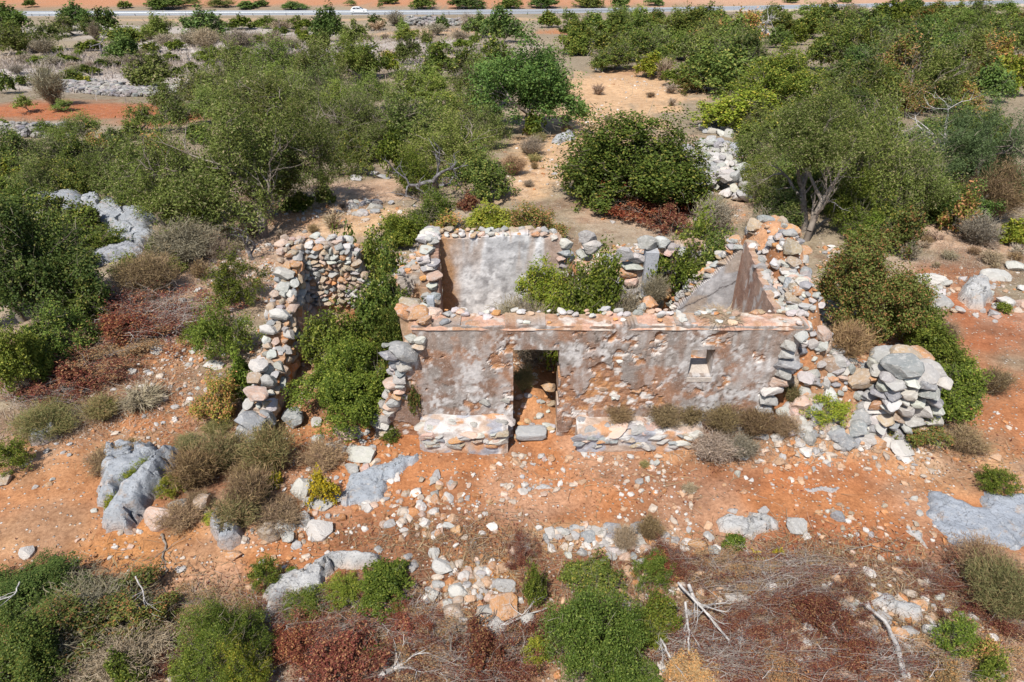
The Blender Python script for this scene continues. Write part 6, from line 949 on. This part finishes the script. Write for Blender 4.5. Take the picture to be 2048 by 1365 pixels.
# ------------------------------------------------------------------ litter, pebbles, dry grass: what nobody could count
def stuff(name, V, F, mat, label, cat, **kw):
    o = part(name, V, F, mat, None, **kw); tag(o, label, cat, None, 'stuff'); return o
def inside(x, y): return ((x > -2.4) & (x < 5.5) & (y > -.52) & (y < .5)) | ((x > -5.5) & (x < -4.85) & (y > -.3) & (y < 4.4)) | ((y > 3.8) & (y < 4.4) & (x > -5) & (x < 5.5))
r = np.random.default_rng(99); n = 44000; u_ = r.random(n); px_ = r.uniform(-9.5, 10.5, n); py_ = -7 + r.random(n) ** 1.25 * 17
dn = fbm(px_ / 1.3 + 5, py_ / 1.3 + 8, 4); ok = (dn > .45 + .14 * r.random(n)) & ~inside(px_, py_); px_, py_ = px_[ok][:12500], py_[ok][:12500]; n = len(px_)
sz = .009 + .06 * r.random(n) ** 4.2 + .004 * np.maximum(0, py_); prot = [rock(200 + i, IV1, k=6, lo=.5, hi=.9) for i in range(12)]; pid = r.integers(0, 12, n); an = r.uniform(0, 6.28, n); base = np.stack(prot)[pid] * sz[:, None, None] * r.uniform(.6, 1.3, (n, 1, 3)) * [[[1, 1, .7]]]
ca, sa = np.cos(an)[:, None], np.sin(an)[:, None]; X = base[..., 0] * ca - base[..., 1] * sa; Y = base[..., 0] * sa + base[..., 1] * ca
V = np.stack([X + px_[:, None], Y + py_[:, None], base[..., 2] + (ground(px_, py_) + sz * .25)[:, None]], -1).reshape(-1, 3); F = (IF1[None] + (np.arange(n) * len(IV1))[:, None, None]).reshape(-1, 3)
pal = np.array([(.60, .57, .53), (.52, .44, .36), (.50, .33, .21), (.40, .39, .38), (.48, .23, .10), (.56, .41, .32)]); cc = pal[r.choice(6, n, p=[.16, .22, .22, .14, .16, .1])] * r.uniform(.75, 1.15, (n, 1))
stuff('gravel', V, F, WALL, 'small stones and chips strewn over the orange soil', 'gravel', vcol=np.repeat(np.clip(cc, 0, 1), len(IV1), 0))
def chips(name, spots, n, s0, s1, label, seed, pw=2.5):
    X, Y = cloud(spots, n, seed); r = np.random.default_rng(seed); n = len(X); pr = np.stack([rock(300 + i, IVb, k=9, lo=.5, hi=.92) for i in range(12)]); s = s0 + (s1 - s0) * r.random(n) ** pw; an = r.uniform(0, 6.28, n); b = pr[r.integers(0, 12, n)] * s[:, None, None] * r.uniform(.65, 1.25, (n, 1, 3)) * [[[1, 1, .65]]]; c_, s_ = np.cos(an)[:, None], np.sin(an)[:, None]
    V = np.stack([b[..., 0] * c_ - b[..., 1] * s_ + X[:, None], b[..., 0] * s_ + b[..., 1] * c_ + Y[:, None], b[..., 2] + (ground(X, Y) + s * .12)[:, None]], -1).reshape(-1, 3); F = (IFb[None] + (np.arange(n) * len(IVb))[:, None, None]).reshape(-1, 3)
    cc = pal[r.choice(6, n, p=[.24, .2, .18, .16, .14, .08])] * r.uniform(.7, 1.1, (n, 1)); stuff(name, V, F, WALL, label, 'rubble', vcol=np.repeat(np.clip(cc, 0, 1), len(IVb), 0))
def blades(n, cx, cy, lenr, wid, flat, matname, name, label, cat, seed):
    r = np.random.default_rng(seed); z = ground(cx, cy); d = r.normal(size=(n, 3)); d[:, 2] = np.abs(d[:, 2]) * flat; d /= np.linalg.norm(d, axis=1, keepdims=True); L = r.uniform(*lenr, (n, 1)); s = np.cross(d, dirs(r, n)); s /= np.linalg.norm(s, axis=1, keepdims=True) + 1e-9; p = np.stack([cx, cy, z + .012], -1); m_ = p + d * L * .5 + r.normal(size=(n, 3)) * L * .06; q = m_ + (d + r.normal(size=(n, 3)) * .25 * [[1, 1, .4]]) * L * .5; wv = wid * r.uniform(.6, 1.4, (n, 1))
    V = np.stack([p - s * wv, p + s * wv, m_ + s * wv * .8, m_ - s * wv * .8, q], 1).reshape(-1, 3); i = np.arange(n) * 5; F = np.concatenate([np.stack([i, i + 1, i + 2], -1), np.stack([i, i + 2, i + 3], -1), np.stack([i + 3, i + 2, i + 4], -1)]); stuff(name, V, F, LEAF[matname], label, cat, fattr=np.tile(r.random(n), 3))
def cloud(spots, n, seed):                                 # spots: px, py, rx, ry, weight
    r = np.random.default_rng(seed); ws = np.array([s[4] * s[2] * s[3] for s in spots], float); ws /= ws.sum(); X, Y = [], []
    for s, k in zip(spots, (ws * n).astype(int)):
        p, m = P(s[0], s[1]); a = math.atan2(CAM[2] - p[2], p[1] - CAM[1]); X.append(p[0] + r.normal(size=k) * s[2] * m * .5); Y.append(p[1] + r.normal(size=k) * s[3] * m / math.sin(a) * .5)
    X, Y = np.concatenate(X), np.concatenate(Y); ok = ~inside(X, Y); return X[ok], Y[ok]
CH = [(1230, 1080, 200, 32, 1.4), (940, 1190, 90, 80, 1.5), (860, 1020, 160, 60, 1), (740, 900, 90, 60, 1.2), (1750, 1230, 160, 70, 1), (1640, 880, 180, 40, 1.2), (1800, 870, 110, 50, 1.2), (1980, 590, 110, 60, 1), (600, 1060, 110, 40, .8), (1650, 1300, 200, 60, .6), (1050, 905, 110, 30, 1), (1380, 1180, 260, 90, .3), (330, 780, 130, 50, .5), (400, 640, 80, 90, .5)]
chips('rubble', CH, 2100, .022, .11, 'broken stones heaped in drifts around the ruin', 41)
chips('gravel', [(1190, 240, 90, 60, 1), (1090, 330, 70, 60, 1), (640, 425, 180, 40, 1), (1260, 170, 100, 40, 1), (1380, 430, 160, 30, 1)], 900, .03, .12, 'loose stones on the sandy track and clearing', 42, 3.0)
LIT = [(1400, 1230, 500, 130, 1), (1800, 1200, 300, 110, .9), (800, 1270, 280, 110, 1), (860, 1080, 260, 60, .6), (1600, 1120, 260, 70, .9), (450, 1230, 200, 90, .7), (200, 1180, 220, 80, .5), (430, 880, 190, 90, .5), (200, 760, 200, 80, .6), (1900, 900, 150, 80, .3), (1250, 960, 350, 60, .12), (1000, 1110, 150, 80, .7)]
X, Y = cloud(LIT, 17000, 3); blades(len(X), X, Y, (.08, .34), .0045, .3, 'dry', 'twig_litter', 'thin brown twigs littering the ground in front', 'twigs', 4)
X, Y = cloud(LIT, 5000, 5); blades(len(X), X, Y, (.10, .42), .0032, .35, 'straw', 'twig_litter', 'thin bleached twigs littering the ground in front', 'twigs', 6)
X, Y = cloud(LIT, 13000, 7); blades(len(X), X, Y, (.03, .07), .010, .5, 'tan', 'leaf_litter', 'fallen tan and brown leaves under the cut brush', 'leaves', 8)
X, Y = cloud(LIT, 11000, 9); blades(len(X), X, Y, (.03, .07), .010, .5, 'maroon', 'leaf_litter', 'fallen dark red leaves under the cut brush', 'leaves', 10)
GR = [(450, 560, 160, 110, 1), (480, 470, 120, 40, 1), (330, 800, 150, 60, .5), (650, 420, 180, 40, .4), (1130, 300, 80, 90, .4), (1950, 520, 140, 60, .8), (1440, 440, 140, 40, .8), (1560, 885, 240, 30, .7), (100, 840, 130, 50, 1.2)]
X, Y = cloud(GR, 15000, 11); blades(len(X), X, Y, (.08, .24), .005, 1.4, 'straw', 'dry_grass', 'thin straw coloured grass on the pale slope', 'grass', 12)
FG = [(640, 105, 300, 60, 1), (860, 115, 180, 60, 1.4), (200, 130, 360, 50, 1.2), (480, 90, 200, 60, .7), (620, 205, 70, 24, 1.2), (1800, 70, 260, 50, 1.0), (880, 60, 200, 20, 1)]
X, Y = cloud(FG, 26000, 13); blades(len(X), X, Y, (.35, .8), .03, 1.6, 'lav', 'dry_grass', 'pale dry grass over the stony plain and stubble', 'grass', 14)
